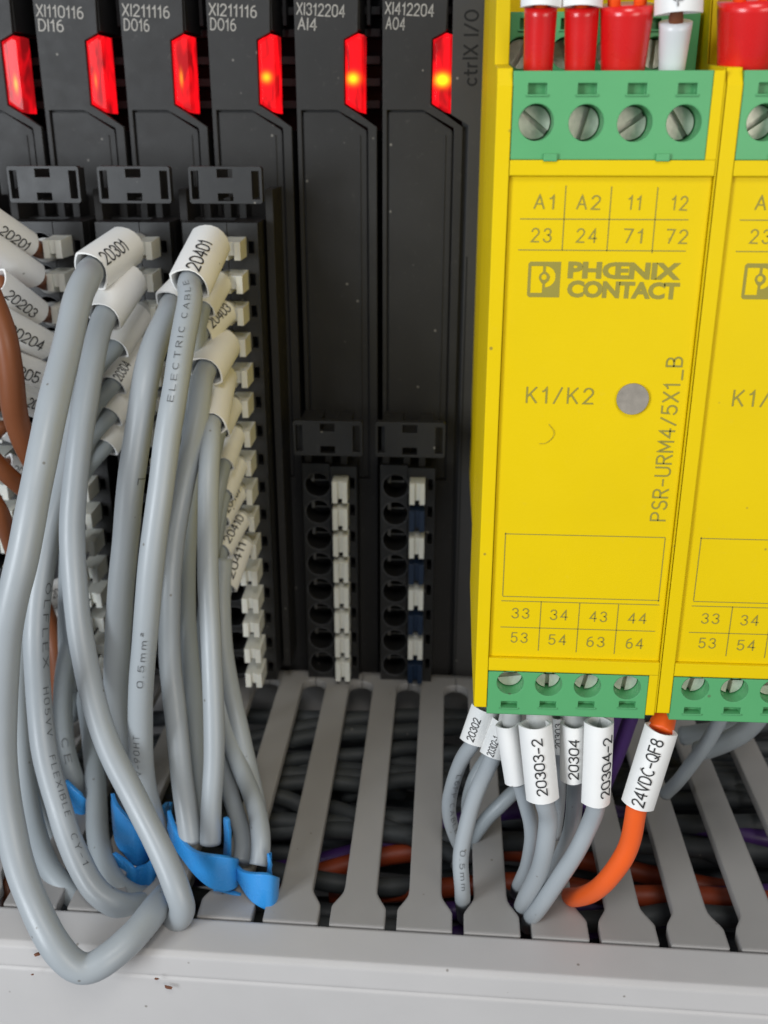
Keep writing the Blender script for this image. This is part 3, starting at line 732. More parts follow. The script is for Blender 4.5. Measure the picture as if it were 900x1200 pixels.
        bm = bmesh.new(); add_box(bm, xa+.01, xb-.01, d+depth+.002, d+depth+.4, zb_+.01, zt_-.01); mobj('block_back', from_bm(bm), M['green'], blk, T=T)
        for i, (cx, cz, R) in enumerate(cs):
            screw(blk, cx, cz, R*.93, d+rec, angs[(i+n*2) % len(angs)], T)
        return blk
    a1 = [math.radians(v) for v in (-38, 75, 35, -55)]
    blk = block(83, 187, (143.5, 144, 144.5, 144.5), (628.5, 687, 744, 801.5), 20.5, (630, 688.5, 747, 806), 104, DR+.012, .75, .30, a1, xl1, xr0, 'terminal_block', 1, 11, 6)
    bm = bmesh.new()
    for x in (645, 777):
        q = rect(x-8, 180, x+8, 189, DR); add_box(bm, q[0][0], q[1][0], DR-.02, DR+.010, q[2][1], q[0][1])
    mobj('locking_tab', from_bm(bm), M['green'], blk, T=T)
    a2 = [math.radians(v) for v in (8, 90, 78, 84)]
    block(787.5, 837, (800, 802, 804, 806), (598, 643, 688.5, 735), 15.8, (596.5, 642, 687, 735), 825.5, DR+.012, .9, .20, a2, xl1, xr0, 'terminal_block', 0, 9.5, 4)
    dd = DR+1.15
    zt2 = Z(600, 14, dd); zb2 = Z(600, 100, dd)
    a3 = [math.radians(v) for v in (60, -70, 20, 88)]
    block(14, 100, (62, 62, 62, 62), (611, 663.5, 716, 768), 17.5, (616, 664, 716, 768), 28, dd, .6, .20, a3, X(597, 50, dd), X(818, 50, dd), 'terminal_block', 0, 6.5, 6)
    bm = bmesh.new(); add_box(bm, X(820, 50, dd), xr0, dd+.3, dd+2, zb2, zt2+.1); mobj('partition', from_bm(bm), M['yellow'], t, T=T)
    return t
build_relay(0, 'yellow safety relay with green terminals, its whole front in view', Z3)
build_relay(1, 'yellow safety relay cut off by the right picture edge', SH)

# ================================================================== cables
def section(w, h, n=20):
    out = []
    for i in range(n):
        a = 2*math.pi*i/n; c, s = math.cos(a), math.sin(a)
        out.append((w*c, h*math.copysign(abs(s)**1.6, s)))
    return out
def sleeve(parent, a, b, wpx, d0, d1, txt=None, t0=.12, t1=.88, hf=.42, off=0.0, rot=0.0, flat=.70, rev=False, name='marker_sleeve', flare=1.0, rc=0.0):
    """folded wire-number sleeve from pixel a to pixel b"""
    A = U(*a, d0); B = U(*b, d1); w = wpx*pxs((a[0]+b[0])/2, (a[1]+b[1])/2, (d0+d1)/2)/2
    Tn = B-A; L = np.linalg.norm(Tn); Tn /= L
    c = (A+B)/2; N = -c/np.linalg.norm(c); N -= Tn*np.dot(N, Tn); N /= np.linalg.norm(N); W = np.cross(Tn, N)
    if rot: N, W = math.cos(rot)*N+math.sin(rot)*W, math.cos(rot)*W-math.sin(rot)*N
    w = max(w, rc*1.42+.02); h = max(w*flat, rc*1.28+.016); th = .014
    secO = section(w, h); secI = section(w-.035, h-th)
    bm = bmesh.new(); rings = []
    rs = random.Random(int(a[0]*7+a[1])); k1 = rs.uniform(-.06, .06); k2 = rs.uniform(-.08, .08)
    def bend(s): return N*(.05*math.sin(s*math.pi))*w
    for sec in (secO, secI):
        rg = []
        for j in range(7):
            s = j/6; g = 1+(flare-1)*s
            e = 1.0
            P = A+(B-A)*s+bend(s)
            ring = []
            for (x, y) in sec:
                sk = (k1 if s < .5 else k2)*0
                ends = 0
                if j == 0: ends = k1*x
                if j == 6: ends = k2*x - .10*abs(y)/h*w*.6
                ring.append(bm.verts.new(tuple(P+W*x*g+N*y*g+Tn*ends)))
            rg.append(ring)
        rings.append(rg)
    O, I = rings; n = len(secO)
    for j in range(6):
        for k in range(n):
            k2_ = (k+1) % n
            bm.faces.new((O[j][k], O[j][k2_], O[j+1][k2_], O[j+1][k])); bm.faces.new((I[j][k2_], I[j][k], I[j+1][k], I[j+1][k2_]))
    for k in range(n):
        k2_ = (k+1) % n
        bm.faces.new((O[0][k2_], O[0][k], I[0][k], I[0][k2_])); bm.faces.new((O[6][k], O[6][k2_], I[6][k2_], I[6][k]))
    me = from_bm(bm); o = mobj(name, me, M['marker'], parent, smooth=True)
    try: me.set_sharp_from_angle(angle=math.radians(50))
    except Exception: pass
    if txt:
        V, F = stroke_mesh(txt, .12, .20)
        sgn = -1 if rev else 1
        def fn(v):
            s = t0+(t1-t0)*v[0]
            if rev: s = 1-s
            x = ((v[1]-.5)*hf*2+off)*w
            # letters: up direction = N x dir
            D = Tn*sgn; Wu = np.cross(N, D)
            xx = x*np.dot(Wu, W)
            cc = max(-1, min(1, xx/w)); y = h*(max(0, 1-cc*cc)**.5)**1.6
            g = 1+(flare-1)*s
            return A+(B-A)*s+bend(s)+W*xx*g+N*(y*g+.010+.0008*v[2])
        mapped('printed_number', V, F, fn, M['ink'], o)
    return o
def cable(label, pts, wpx, ref, m='cable', ferr=None, ferm='greyf', sl=None, name='signal_cable', group=None, prints=(), cat='cable', n=16, it=5):
    """pts: (x,y,depth) along the path; wpx = seen width at point index ref"""
    W = [U(*p) for p in pts]
    if sl and not isinstance(sl, list):
        a_, b_ = U(*sl['a'], sl['d0']), U(*sl['b'], sl['d1']); W = ([W[0]] if m == 'brown' else [])+[a_+(b_-a_)*.15, a_+(b_-a_)*.6, b_]+[q for q in W[1:] if np.linalg.norm(q-b_) > .22 and np.dot(q-b_, q-a_) > 0]
    r = wpx*pxs(*pts[ref])/2*(.90 if group == G1 else 1)
    t = thing(name, label, cat, W[0], group)
    S = smooth_path(spline(W, 9), it*2)
    rj = random.Random(len(label)*31+int(pts[0][0])); a1, a2, a3 = [rj.uniform(0, 6) for _ in range(3)]
    S = [q+np.array([(.010*math.sin(i*.13+a1)+.004*math.sin(i*.37+a2)), 0, .005*math.sin(i*.37+a3)])*min(1, i/12) for i, q in enumerate(S)]
    Rv = [r*(1+.012*math.sin(i*.31+a2)+.005*math.sin(i*.83+a3)) for i in range(len(S))]
    j = tube('jacket', S, Rv, M[m], t, n=24 if n == 16 else n)
    for p in prints:
        wrap_text(p[0], S, r, p[1], p[2], p[3], M['greyink'], j, side=p[4] if len(p) > 4 else 0)
    if ferr:
        F = [U(*p[:3]) for p in ferr]; R = [p[3]*pxs(*p[:3])/2 for p in ferr]
        k = 6; FS = []; RS = []
        for i in range(len(F)-1):
            for q in range(k): FS.append(F[i]+(F[i+1]-F[i])*q/k); RS.append(R[i]+(R[i+1]-R[i])*q/k)
        FS.append(F[-1]); RS.append(R[-1])
        bm = bmesh.new(); add_tube(bm, FS, RS, 20); mobj('ferrule', from_bm(bm), M[ferm], t, smooth=True)
        o = bpy.data.objects[-1] if False else None
    if sl:
        for s in (sl if isinstance(sl, list) else [sl]): sleeve(t, rc=r, **s)
    return t
G1 = None; G1 = 'grey cables looping from the left terminal plugs'
def fer(x, y, x2, y2, w=24, d=17.3, d2=16.3): return [(x, y, d, w), (x2, y2, d2, w*1.08)]
# ---- bundle A (middle plug), front to back
cable('front grey cable with the 20301 marker, its big loop hanging over the duct cover',
  [(118, 304, 15.4), (103, 322, 14.8), (91, 350, 14.2), (78, 410, 13.4), (62, 480, 12.6), (44, 560, 12.0), (29, 640, 11.6), (14, 700, 11.4), (5, 770, 11.3), (2, 850, 11.2), (6, 930, 11.0), (18, 1000, 10.75), (38, 1058, 10.45), (64, 1108, 10.15), (96, 1136, 10.1), (130, 1122, 10.25), (160, 1092, 10.6), (186, 1060, 11.2), (205, 1040, 12.2), (215, 1030, 13.4)], 41, 5,
  ferr=fer(166, 284, 140, 292, 24), sl=dict(a=(150, 287), b=(106, 318), wpx=50, d0=16.4, d1=15.3, txt='20301', t0=.05, t1=.62, hf=.30, rev=True, off=.12), group=G1)
cable('grey cable right of the front one, turning tightly at the bottom in a narrow U',
  [(133, 350, 15.4), (121, 378, 15.0), (108, 420, 14.4), (98, 490, 13.8), (89, 560, 13.4), (85, 620, 13.1), (87, 690, 12.8), (95, 750, 12.6), (108, 815, 12.3), (130, 880, 12.0), (158, 935, 11.7), (185, 990, 11.3), (206, 1040, 11.0), (214, 1066, 10.95), (205, 1078, 11.2), (194, 1065, 11.7), (188, 1040, 12.4), (186, 1015, 13.2)], 33, 6,
  ferr=fer(170, 322, 150, 335, 22), sl=dict(a=(153, 325), b=(121, 372), wpx=46, d0=16.2, d1=15.2), group=G1)
cable('grey cable with faint lettering running down it, just right of the front cable',
  [(98, 440, 15.2), (90, 500, 14.8), (76, 560, 14.2), (59, 620, 13.6), (46, 690, 13.2), (43, 760, 12.9), (46, 830, 12.7), (54, 895, 12.4), (70, 950, 12.1), (88, 1000, 11.7), (110, 1040, 11.4), (140, 1062, 11.3), (168, 1060, 11.6), (188, 1048, 12.3)], 33, 5,
  prints=[('ÖLFLEX', .34, .47, .50, .75), ('H05VV', .50, .58, .45, .6), ('FLEXIBLE', .61, .71, .45, .5), ('CY-1', .74, .79, .45, .4)], group=G1)
cable('darker grey cable behind the lettered one, sweeping right above the duct rim',
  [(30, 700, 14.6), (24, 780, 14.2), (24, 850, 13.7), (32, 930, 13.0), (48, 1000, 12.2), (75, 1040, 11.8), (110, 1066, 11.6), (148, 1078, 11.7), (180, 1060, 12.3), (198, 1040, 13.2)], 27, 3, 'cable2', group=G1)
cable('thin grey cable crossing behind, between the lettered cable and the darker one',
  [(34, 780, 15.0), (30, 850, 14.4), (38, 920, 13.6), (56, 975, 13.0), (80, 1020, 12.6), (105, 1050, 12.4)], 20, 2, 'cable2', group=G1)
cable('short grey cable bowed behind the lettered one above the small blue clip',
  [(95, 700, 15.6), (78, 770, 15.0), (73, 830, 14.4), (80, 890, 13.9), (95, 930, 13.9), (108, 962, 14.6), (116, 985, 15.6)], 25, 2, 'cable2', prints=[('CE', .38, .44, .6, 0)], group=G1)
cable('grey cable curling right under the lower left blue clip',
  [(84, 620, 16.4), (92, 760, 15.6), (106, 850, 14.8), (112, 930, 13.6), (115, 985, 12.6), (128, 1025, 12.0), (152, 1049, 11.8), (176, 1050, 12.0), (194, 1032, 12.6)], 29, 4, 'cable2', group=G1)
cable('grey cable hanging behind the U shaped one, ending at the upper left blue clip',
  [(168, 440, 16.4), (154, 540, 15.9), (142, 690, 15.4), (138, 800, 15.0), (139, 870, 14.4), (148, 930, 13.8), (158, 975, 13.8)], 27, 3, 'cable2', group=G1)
for i, (a, b, w_, tx) in enumerate([((162, 366), (134, 408), 37, None), ((163, 402), (132, 452), 36, '20304'), ((160, 438), (128, 488), 36, None), ((155, 474), (122, 524), 35, None)]):
    y = 362+i*35.5
    cable(['third marked cable down from 20301 on the same plug, blank marker sleeve seen', 'fourth cable down from 20301 on the same plug, its marker half hidden', 'fifth cable down from 20301 on the same plug, broad blank marker', 'sixth cable down from 20301 on the same plug, lowest blank marker'][i],
      [((a[0]+b[0])/2, (a[1]+b[1])/2, 15.9), (b[0]-6, b[1]+6, 15.6), (b[0]-28, b[1]+34, 15.5), (93-i*4, b[1]+100, 15.4), (90-i*4, b[1]+220, 15.2), (94-i*4, b[1]+320, 15.0)], 22, 2, 'cable2',
      ferr=fer(172+i*2, y, a[0]+2, a[1], 21, 17.3, 16.5), sl=dict(a=a, b=b, wpx=w_, d0=16.5, d1=15.7, txt=tx, t0=.02, t1=.4, hf=.3, rev=True), group=G1)
# ---- bundle B (right long plug)
cable('grey cable curving left out from under the 20401 marker, pale highlight down it',
  [(212, 342, 15.8), (198, 368, 15.0), (182, 402, 14.3), (170, 455, 13.7), (160, 520, 13.4), (150, 590, 13.2), (144, 660, 13.1), (139, 730, 13.0), (137, 800, 12.9), (140, 860, 12.8), (150, 920, 12.7), (165, 970, 12.7)], 35, 5,
  sl=dict(a=(222, 335), b=(200, 358), wpx=30, d0=16.0, d1=15.5), prints=[('L', .40, .41, .8, .9)], group=G1)
cable('grey cable printed ELECTRIC CABLE under the 20401 marker',
  [(228, 325, 15.0), (222, 352, 14.5), (212, 410, 13.8), (203, 470, 13.3), (195, 530, 13.0), (185, 600, 12.7), (174, 690, 12.5), (167, 770, 12.4), (164, 840, 12.4), (167, 900, 12.4), (178, 955, 12.5), (192, 1000, 12.7)], 34, 5,
  ferr=fer(259, 284, 240, 290, 25, 17.3, 16.2), sl=dict(a=(248, 281), b=(222, 334), wpx=50, d0=16.2, d1=14.9, txt='20401', t0=.02, t1=.62, hf=.30, rev=True, off=.2),
  prints=[('ELECTRIC CABLE', .315, .13, .42, .25), ('0.5mm²', .69, .61, .45, .1), ('V-90HT', .83, .765, .45, .35)], group=G1)
cable('grey cable with the broad blank marker beside the fourth button, behind the printed one',
  [(245, 425, 15.4), (236, 450, 15.0), (229, 500, 14.5), (217, 560, 14.1), (206, 620, 13.8), (199, 690, 13.5), (198, 760, 13.3), (203, 820, 13.1), (211, 890, 12.7), (219, 950, 12.3), (225, 988, 12.1)], 29, 8,
  ferr=fer(268, 398, 256, 408, 25, 17.2, 16.3), sl=dict(a=(262, 400), b=(240, 436), wpx=46, d0=16.4, d1=15.3), group=G1)
cable('straight grey cable hanging in front at the right of the left bundle',
  [(249, 480, 14.9), (246, 510, 14.5), (245, 560, 14.0), (244, 620, 13.6), (245, 690, 13.3), (247, 760, 13.0), (250, 830, 12.7), (250, 900, 12.4), (248, 950, 12.2), (247, 988, 12.05)], 27.5, 4,
  ferr=fer(270, 437, 262, 448, 24, 17.2, 16.3), sl=dict(a=(260, 438), b=(247, 498), wpx=38, d0=16.3, d1=14.7), group=G1)
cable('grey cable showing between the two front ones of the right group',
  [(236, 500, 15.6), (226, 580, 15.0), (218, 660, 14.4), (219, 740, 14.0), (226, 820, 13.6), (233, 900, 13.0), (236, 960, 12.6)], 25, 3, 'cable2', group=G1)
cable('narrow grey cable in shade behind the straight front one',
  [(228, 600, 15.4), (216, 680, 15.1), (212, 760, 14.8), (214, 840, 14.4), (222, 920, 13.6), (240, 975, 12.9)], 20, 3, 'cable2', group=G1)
cable('outermost grey cable on the right edge of the left bundle',
  [(262, 655, 15.2), (260, 700, 14.9), (261, 750, 14.6), (270, 810, 14.2), (284, 870, 13.7), (297, 925, 13.1), (304, 960, 12.7)], 24, 3, group=G1)
cable('grey cable second from the right edge, bent into the right blue clip',
  [(255, 700, 15.0), (258, 780, 14.5), (266, 850, 13.9), (282, 900, 13.3), (299, 945, 12.7), (306, 985, 12.2), (303, 1014, 11.95)], 24, 3, group=G1)
cable('grey cable third from the right edge, curving down beside the straight one',
  [(252, 780, 14.8), (258, 860, 14.0), (268, 920, 13.3), (280, 960, 12.8), (285, 990, 12.4), (282, 1012, 12.15)], 22, 2, group=G1)
ys = [327, 364, None, None, 472, 505, 539, 572, 603, 634]
rows = [  # ferrule y, sleeve start/end, width, text
 (327, (258, 328), (238, 362), 32, None, 'grey cable with the small marker on the second button row from the top right'),
 (364, (264, 362), (236, 390), 34, '20403', 'grey cable with the 20403 marker beside the third button'),
 (472, (272, 474), (257, 506), 24, None, 'grey cable with a narrow marker beside the sixth button'),
 (505, (275, 508), (262, 545), 24, None, 'grey cable with a pointed marker beside the seventh button'),
 (540, (278, 543), (262, 580), 24, None, 'grey cable with a folded marker beside the eighth button'),
 (572, (277, 575), (258, 610), 26, '20409', 'grey cable with the half hidden marker beside the ninth button'),
 (604, (281, 607), (259, 645), 27, '20410', 'grey cable with the marker showing a zero beside the tenth button'),
 (634, (284, 636), (265, 688), 27, '20411', 'grey cable with the lowest marker of the right plug')]
for i, (y, a, b, w_, tx, lb) in enumerate(rows):
    hx = 264+ (y-327)*.05
    cable(lb, [((a[0]+b[0])/2, (a[1]+b[1])/2, 16.2), (b[0]-2, b[1]+8, 15.9), (b[0]-10, b[1]+50, 15.6), (b[0]-14-i, b[1]+130, 15.4), (b[0]-8-i*2, b[1]+230, 15.2)], 19, 2, 'cable2',
      ferr=fer(hx+6, y, a[0]-1, a[1]+3, 23, 17.3, 16.6), sl=dict(a=a, b=b, wpx=w_, d0=16.6, d1=15.9, txt=tx, t0=.10, t1=.9, hf=.33, rev=True, flat=.5), group=G1)
# ---- brown wires of the left plug
G2 = 'brown wires on the left plug'
br = [ ((57, 293), (34, 288), (-14, 256), 34, '20201', 'topmost brown wire at the left edge, its marker reads 20201'),
       ((62, 330), (42, 324), (-14, 286), 26, None, 'brown wire with the half covered marker below the 20201 one'),
       ((66, 368), (44, 368), (-6, 330), 36, '20203', 'third brown wire from the top with a slanted marker reading 20203'),
       ((68, 402), (54, 406), (-6, 374), 38, '20204', 'brown wire just below the slanted 20203 marker, numbered 20204'),
       ((70, 438), (50, 443), (-14, 420), 40, '20205', 'brown wire with a level broad marker 20205, fifth from the top'),
       ((70, 470), (56, 478), (16, 462), 34, '20206', 'brown wire with the 20206 marker, lowest readable one on the left')]
for i, (f, a, b, w_, tx, lb) in enumerate(br):
    cable(lb, [(f[0]-8, f[1]+1, 17.0), (a[0]+4, a[1], 16.6), ((a[0]+b[0])/2, (a[1]+b[1])/2, 16.0), (b[0], b[1], 15.6), (b[0]-20, b[1]+6, 15.4), (b[0]-50, b[1]+60, 15.4)], 20, 1, 'brown',
      ferr=[(f[0]+6, f[1]-1, 17.3, 26), (f[0]-5, f[1]+0, 16.95, 28)], sl=dict(a=a, b=b, wpx=w_, d0=16.4-.12*i, d1=15.6-.12*i, txt=tx, t0=.12, t1=.80, hf=.32, rev=True, off=-.1), group=G2, name='brown_wire', cat='wire')
for i, (pts, w_, lb) in enumerate([
  ([(-20, 330, 14.4), (4, 390, 14.2), (12, 440, 14.2), (18, 485, 14.3), (32, 525, 14.6), (52, 560, 15.2)], 30, 'thick brown wire bowing down along the left picture edge'),
  ([(-25, 520, 14.4), (5, 552, 14.6), (30, 575, 15.0), (60, 600, 15.6)], 22, 'brown wire crossing at the left edge below the thick one'),
  ([(-25, 560, 14.8), (0, 600, 14.8), (14, 640, 15.2), (30, 680, 15.6)], 20, 'lowest brown wire at the left picture edge'),
  ([(40, 690, 16.2), (66, 760, 15.8), (70, 840, 15.6), (66, 920, 15.0)], 24, 'brown wire glimpsed between the cables at mid left')]):
    cable(lb, pts, w_, 1, 'brown', name='brown_wire', group=G2, cat='wire')
for i, (a, b, w_, lb) in enumerate([((40, 512), (4, 500), 30, 'blank white marker under the 20206 one'), ((44, 560), (6, 545), 30, 'white marker between the two upper brown wires at the left'), ((80, 690), (52, 700), 32, 'white marker seen between the lettered cable and the next, upper'), ((84, 725), (52, 735), 34, 'white marker seen between the lettered cable and the next, middle'), ((84, 775), (52, 768), 26, 'white marker seen between the lettered cable and the next, lower')]):
    cable('short wire with the '+lb, [(a[0]+8, a[1], 17.0), ((a[0]+b[0])/2, (a[1]+b[1])/2, 16.6), (b[0]-12, b[1]+10, 16.3)], 18, 1, 'brown' if i < 2 else 'cable2',
      ferr=[(a[0]+26, a[1]-6, 17.3, 22), (a[0]+4, a[1], 16.9, 22)], sl=dict(a=a, b=b, wpx=w_, d0=16.8, d1=16.4, txt='202%02d' % (7+i), t0=.1, t1=.8, hf=.28, rev=True), name='marked_wire', cat='wire', group='marked wires at the far left')

# ---- blue clips
def band(parent, cols, th=.055, name='band'):
    """folded ribbon: columns (x, top y, bottom y, depth)"""
    A = [(U(x, a, d), U(x, b, d)) for x, a, b, d in cols]
    top = smooth_path(spline([p[0] for p in A], 4), 1); bt = smooth_path(spline([p[1] for p in A], 4), 1); n = len(top)
    bm = bmesh.new(); rows = []
    for i in range(n):
        t = (top[min(i+1, n-1)]+bt[min(i+1, n-1)]-top[max(i-1, 0)]-bt[max(i-1, 0)]); t[2] = 0; t /= np.linalg.norm(t)+1e-9
        nn = np.array([-t[1], t[0], 0])*th; m = len(rows)
        lip = np.array([-t[1], t[0], 0])*-.02
        rows.append([bm.verts.new(tuple(q)) for q in (top[i]+np.array([0, 0, -.0]), top[i]*.93+bt[i]*.07+lip*.3, top[i]*.5+bt[i]*.5-lip*.4, top[i]*.07+bt[i]*.93+lip*.3, bt[i], bt[i]+nn, top[i]+nn)])
    k = 7
    for i in range(n-1):
        for j in range(k): bm.faces.new((rows[i][j], rows[i][(j+1) % k], rows[i+1][(j+1) % k], rows[i+1][j]))
    bm.faces.new(rows[0]); bm.faces.new(rows[-1][::-1])
    me = from_bm(bm); o = mobj(name, me, M['blue'], parent, smooth=True)
    try: me.set_sharp_from_angle(angle=math.radians(40))
    except Exception: pass
    return o
def clip(label, cols, extra=(), tab=None):
    r = thing('cable_clip', label, 'cable clip', U(cols[0][0], cols[0][1], cols[0][3]), 'blue cable clips round the looped cables')
    band(r, cols)
    for e in extra: band(r, e, name='flap')
    if tab: band(r, tab, name='loop_tab')
clip('blue clip under the two straight front cables, curled round at its right end', [(196, 950, 972, 12.5), (203, 970, 992, 12.2), (214, 988, 1008, 11.95), (228, 999, 1026, 11.75), (246, 1003, 1041, 11.62), (264, 1005, 1045, 11.62), (276, 1006, 1041, 11.72), (280, 1006, 1036, 11.95), (274, 1004, 1030, 12.2), (256, 1002, 1026, 12.35)],
  tab=[(262, 958, 1004, 12.1), (266, 962, 1004, 12.02), (269, 975, 1005, 12.0)])
clip('rightmost blue clip, holding the two outer cables', [(272, 1010, 1022, 11.9), (280, 1020, 1036, 11.7), (292, 1024, 1054, 11.55), (306, 1025, 1064, 11.48), (319, 1026, 1068, 11.5), (326, 1028, 1062, 11.65), (327, 1028, 1054, 11.9), (318, 1025, 1046, 12.1)],
  tab=[(313, 1000, 1024, 11.85), (316, 1002, 1026, 11.8), (319, 1012, 1026, 11.85)])
clip('blue clip tucked below between its two neighbours on the right', [(250, 1036, 1044, 11.75), (262, 1044, 1056, 11.72), (274, 1047, 1073, 11.68), (288, 1052, 1075, 11.68), (296, 1056, 1073, 11.8)])
clip('large blue clip behind the U shaped cable', [(130, 930, 940, 12.6), (134, 942, 985, 12.4), (146, 956, 1002, 12.3), (160, 970, 1016, 12.22), (176, 962, 1006, 12.35), (190, 948, 985, 12.6), (198, 940, 972, 12.9)], extra=([(184, 962, 990, 12.9), (194, 952, 984, 12.9), (202, 940, 972, 13.1)],))
clip('blue clip at the bottom left of the large one, creased down its middle', [(132, 1000, 1006, 12.25), (144, 1008, 1030, 12.1), (156, 1018, 1042, 11.98), (166, 1016, 1045, 12.08), (178, 1006, 1045, 11.98), (188, 1000, 1034, 12.15), (190, 996, 1020, 12.4)])
clip('small blue clip glimpsed between the lettered and curling cables', [(76, 915, 935, 13.5), (86, 925, 956, 13.4), (98, 934, 972, 13.35), (106, 940, 975, 13.5)])
clip('blue clip at the left picture edge', [(-14, 955, 1014, 13.4), (-4, 960, 1018, 13.3), (5, 965, 1018, 13.3), (9, 970, 1012, 13.5)])
# brown bit at left edge above the duct
cable('brown wire end lying on the duct at the left picture edge', [(-20, 1000, 12.6), (4, 1030, 12.2), (12, 1055, 12.0), (4, 1075, 12.2)], 20, 1, 'brown', name='brown_wire', group=G2, cat='wire')

# ---- wires below the yellow relay
G3 = 'marked wires below the yellow relay'
Wf = 'whitef'
cable('leftmost grey wire below the relay, bowed left, marker half hidden', [(568, 838, 12.0), (557, 866, 12.0), (541, 892, 12.1), (529, 925, 12.4), (526, 955, 12.6), (534, 985, 12.9), (548, 1005, 13.2)], 17, 3,
   sl=dict(a=(569, 830), b=(555, 870), wpx=34, d0=12.0, d1=11.9, txt='20302', t0=.1, t1=.75, hf=.25, rev=True, off=.3, flat=.45), prints=[('L6PP CABLE', .30, .72, .6, .5)], group=G3)
cable('second grey wire below the relay, dropping into the slot under it', [(590, 845, 11.9), (580, 880, 11.8), (564, 915, 11.8), (550, 955, 11.8), (541, 1000, 11.7), (541, 1035, 11.6), (542, 1058, 11.9), (543, 1075, 12.9)], 19, 3,
   ferr=[(598, 828, 11.6, 22), (594, 850, 11.8, 22)], sl=dict(a=(592, 846), b=(577, 886), wpx=30, d0=11.85, d1=11.7, txt='20302-1', t0=.05, t1=.6, hf=.25, rev=True, off=.2, flat=.45), prints=[('0.5mm', .42, .54, .6, .2)], group=G3)
cable('third grey wire below the relay with a blank slanted marker', [(598, 850, 11.5), (604, 905, 11.5), (616, 945, 11.5), (624, 980, 11.5), (619, 1012, 11.7), (609, 1036, 12.1), (604, 1046, 12.8)], 17, 3,
   ferr=[(600, 828, 11.4, 22), (600, 850, 11.4, 24)], sl=dict(a=(595, 848), b=(606, 916), wpx=27, d0=11.3, d1=11.2, flat=.5), group=G3)
cable('grey wire with the 20303-2 marker', [(630, 850, 11.1), (637, 925, 11.0), (642, 960, 11.0), (639, 995, 11.0), (629, 1030, 11.2), (614, 1058, 11.55), (608, 1070, 12.4)], 22, 3,
   ferr=[(632, 828, 11.25, 30), (632, 852, 11.2, 31)], sl=dict(a=(627, 848), b=(636, 936), wpx=39, d0=11.0, d1=10.85, txt='20303-2', t0=.12, t1=.88, hf=.30, rev=True, flat=.5), group=G3)
cable('short grey wire whose marker hides between 20303-2 and 20304', [(655, 845, 11.9), (656, 880, 12.0), (657, 930, 12.2), (650, 980, 12.6)], 13, 1,
   sl=dict(a=(654, 838), b=(654, 880), wpx=22, d0=11.9, d1=11.9, txt='20303', t0=.2, t1=.9, hf=.3, rev=True, flat=.5), group=G3)
cable('grey wire with the 20304 marker', [(672, 850, 11.4), (673, 905, 11.4), (673, 940, 11.4), (667, 980, 11.5), (654, 1012, 11.8), (640, 1034, 12.3), (632, 1046, 13.2)], 19, 3,
   ferr=[(673, 828, 11.35, 28), (673, 852, 11.35, 29)], sl=dict(a=(673, 847), b=(672, 913), wpx=29, d0=11.2, d1=11.15, txt='20304', t0=.10, t1=.82, hf=.34, rev=True, flat=.5), group=G3)
cable('grey wire with the 20304-2 marker, its number cut by the edge', [(702, 850, 11.1), (698, 930, 11.0), (692, 965, 11.0), (675, 1000, 11.0), (652, 1035, 11.1), (631, 1064, 11.3), (620, 1078, 11.7), (617, 1086, 12.6)], 21, 3,
   ferr=[(706, 828, 11.3, 27), (705, 852, 11.25, 28)], sl=dict(a=(702, 846), b=(698, 940), wpx=30, d0=11.0, d1=10.9, txt='20304-2', t0=.12, t1=.88, hf=.34, rev=True, off=-.45, flat=.5, rot=-.25), group=G3)
cable('bright orange wire with the 24VDC-QF8 marker', [(775, 848, 11.0), (755, 918, 10.9), (746, 950, 10.85), (738, 985, 10.85), (722, 1018, 10.9), (700, 1042, 11.1), (676, 1052, 11.7), (655, 1050, 12.6)], 24, 3, 'orange',
   ferr=[(781, 828, 11.3, 26), (779, 840, 11.2, 27), (773, 858, 11.05, 32)], ferm='orange', sl=dict(a=(775, 854), b=(747, 943), wpx=33, d0=10.95, d1=10.8, txt='24VDC-QF8', t0=.05, t1=.93, hf=.36, rev=True, flat=.5), group=G3, name='orange_wire', cat='wire')
cable('grey cable crossing slantwise behind the wires under the relay', [(640, 905, 13.4), (606, 925, 13.2), (585, 945, 13.1), (566, 966, 13.1), (548, 990, 13.2), (535, 1015, 13.4)], 17, 2, 'cable2', group='grey cables dipping into the duct behind the marked wires')
cable('grey cable hanging in shade left of the slantwise one', [(585, 870, 13.4), (560, 905, 13.2), (550, 935, 13.1), (551, 965, 13.2), (556, 1000, 13.6)], 17, 2, 'cable2', group='grey cables dipping into the duct behind the marked wires')
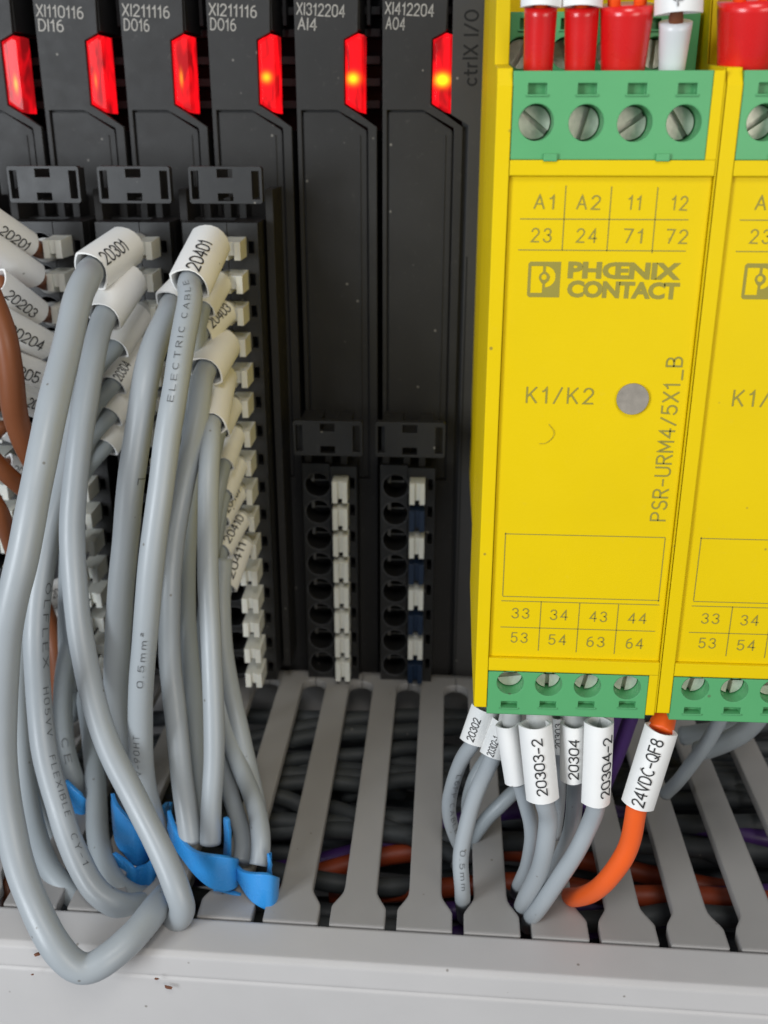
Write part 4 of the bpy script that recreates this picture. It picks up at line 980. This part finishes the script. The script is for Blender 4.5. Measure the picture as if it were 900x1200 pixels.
for i, (pts, w_, m_, lb) in enumerate([
   ([(722, 830, 13.0), (712, 860, 13.1), (698, 900, 13.3), (686, 940, 13.6)], 20, 'purple', 'front purple cable dropping behind the 20304-2 marker'),
   ([(742, 828, 13.2), (732, 858, 13.3), (720, 892, 13.5), (704, 930, 13.9)], 20, 'purple', 'rear purple cable right beside the front one'),
   ([(850, 830, 13.2), (836, 858, 13.2), (818, 886, 13.3), (798, 912, 13.6), (780, 930, 14.2)], 17, 'cable2', 'grey cable slanting into the duct below the right relay'),
   ([(905, 815, 14.6), (880, 850, 14.6), (850, 870, 14.7), (818, 880, 15.0)], 24, 'cable2', 'grey cable behind the slanting one below the right relay'),
   ([(912, 790, 15.2), (888, 838, 15.2), (850, 856, 15.4), (800, 862, 15.8)], 24, 'cable2', 'rearmost grey cable below the right relay')]):
    cable(lb, pts, w_, 1, m_, name='duct_cable', group='cables entering the duct behind the orange wire')

# ---- wires entering the relays from above
G4 = 'wires entering the relays from above'
def top_wire(label, x0, xt, w0, w1, fm, wm, y0=8, yb=92, d=11.35, extra=None):
    c = thing('relay_wire', label, 'wire', U(x0, yb, d), G4)
    dt = d-.15
    F = [U(x0, yb, d), U(x0+(xt-x0)*.1, yb-12, d), U(xt, y0, dt)]; s = pxs(x0, 40, d)/2
    FS = [F[0]]; RS = [w1*s*.86]
    for i in range(1, 10): FS.append(F[0]+(F[2]-F[0])*i/9); RS.append((w1+(w0-w1)*i/9)*s)
    bm = bmesh.new(); add_tube(bm, FS, RS, 24); mobj('ferrule', from_bm(bm), M[fm], c, smooth=True)
    if wm == 'pair':
        for q in (-1, 1):
            tube('jacket', [U(xt+q*15, y0+6, dt), U(xt+q*16, -12, dt-.05), U(xt+q*18, -60, dt-.1)], 15*s, M['orange'], c)
    else:
        tube('jacket', [U(xt, y0+6, dt), U(xt+1, -14, dt-.05), U(xt+3, -60, dt-.1)], w0*.44*s, M[wm], c)
    return c
t = top_wire('thin red ferrule wire at the far left over the first terminal', 630, 634, 38, 34, 'red', 'orange'); sleeve(t, (636, -60), (634, 9), 48, 11.1, 11.1, flat=.8)
t = top_wire('thin red ferrule wire beside the thick double one', 679, 682, 40, 35, 'red', 'orange'); sleeve(t, (684, -60), (682, 9), 48, 11.1, 11.1, flat=.8)
top_wire('thick red ferrule gripping two orange wires over the third terminal', 729, 735, 62, 50, 'red', 'pair', y0=6)
t = top_wire('white ferrule with a brown wire over the fourth terminal', 786, 792, 38, 29, 'whitef', 'brown', y0=26); sleeve(t, (797, -60), (795, 17), 56, 11.0, 11.0, flat=.8, txt='20-', t0=.62, t1=.9, hf=.2)
top_wire('thick red ferrule cut by the right picture edge above the second relay', 872, 882, 78, 62, 'red', 'pair', y0=0, yb=88)
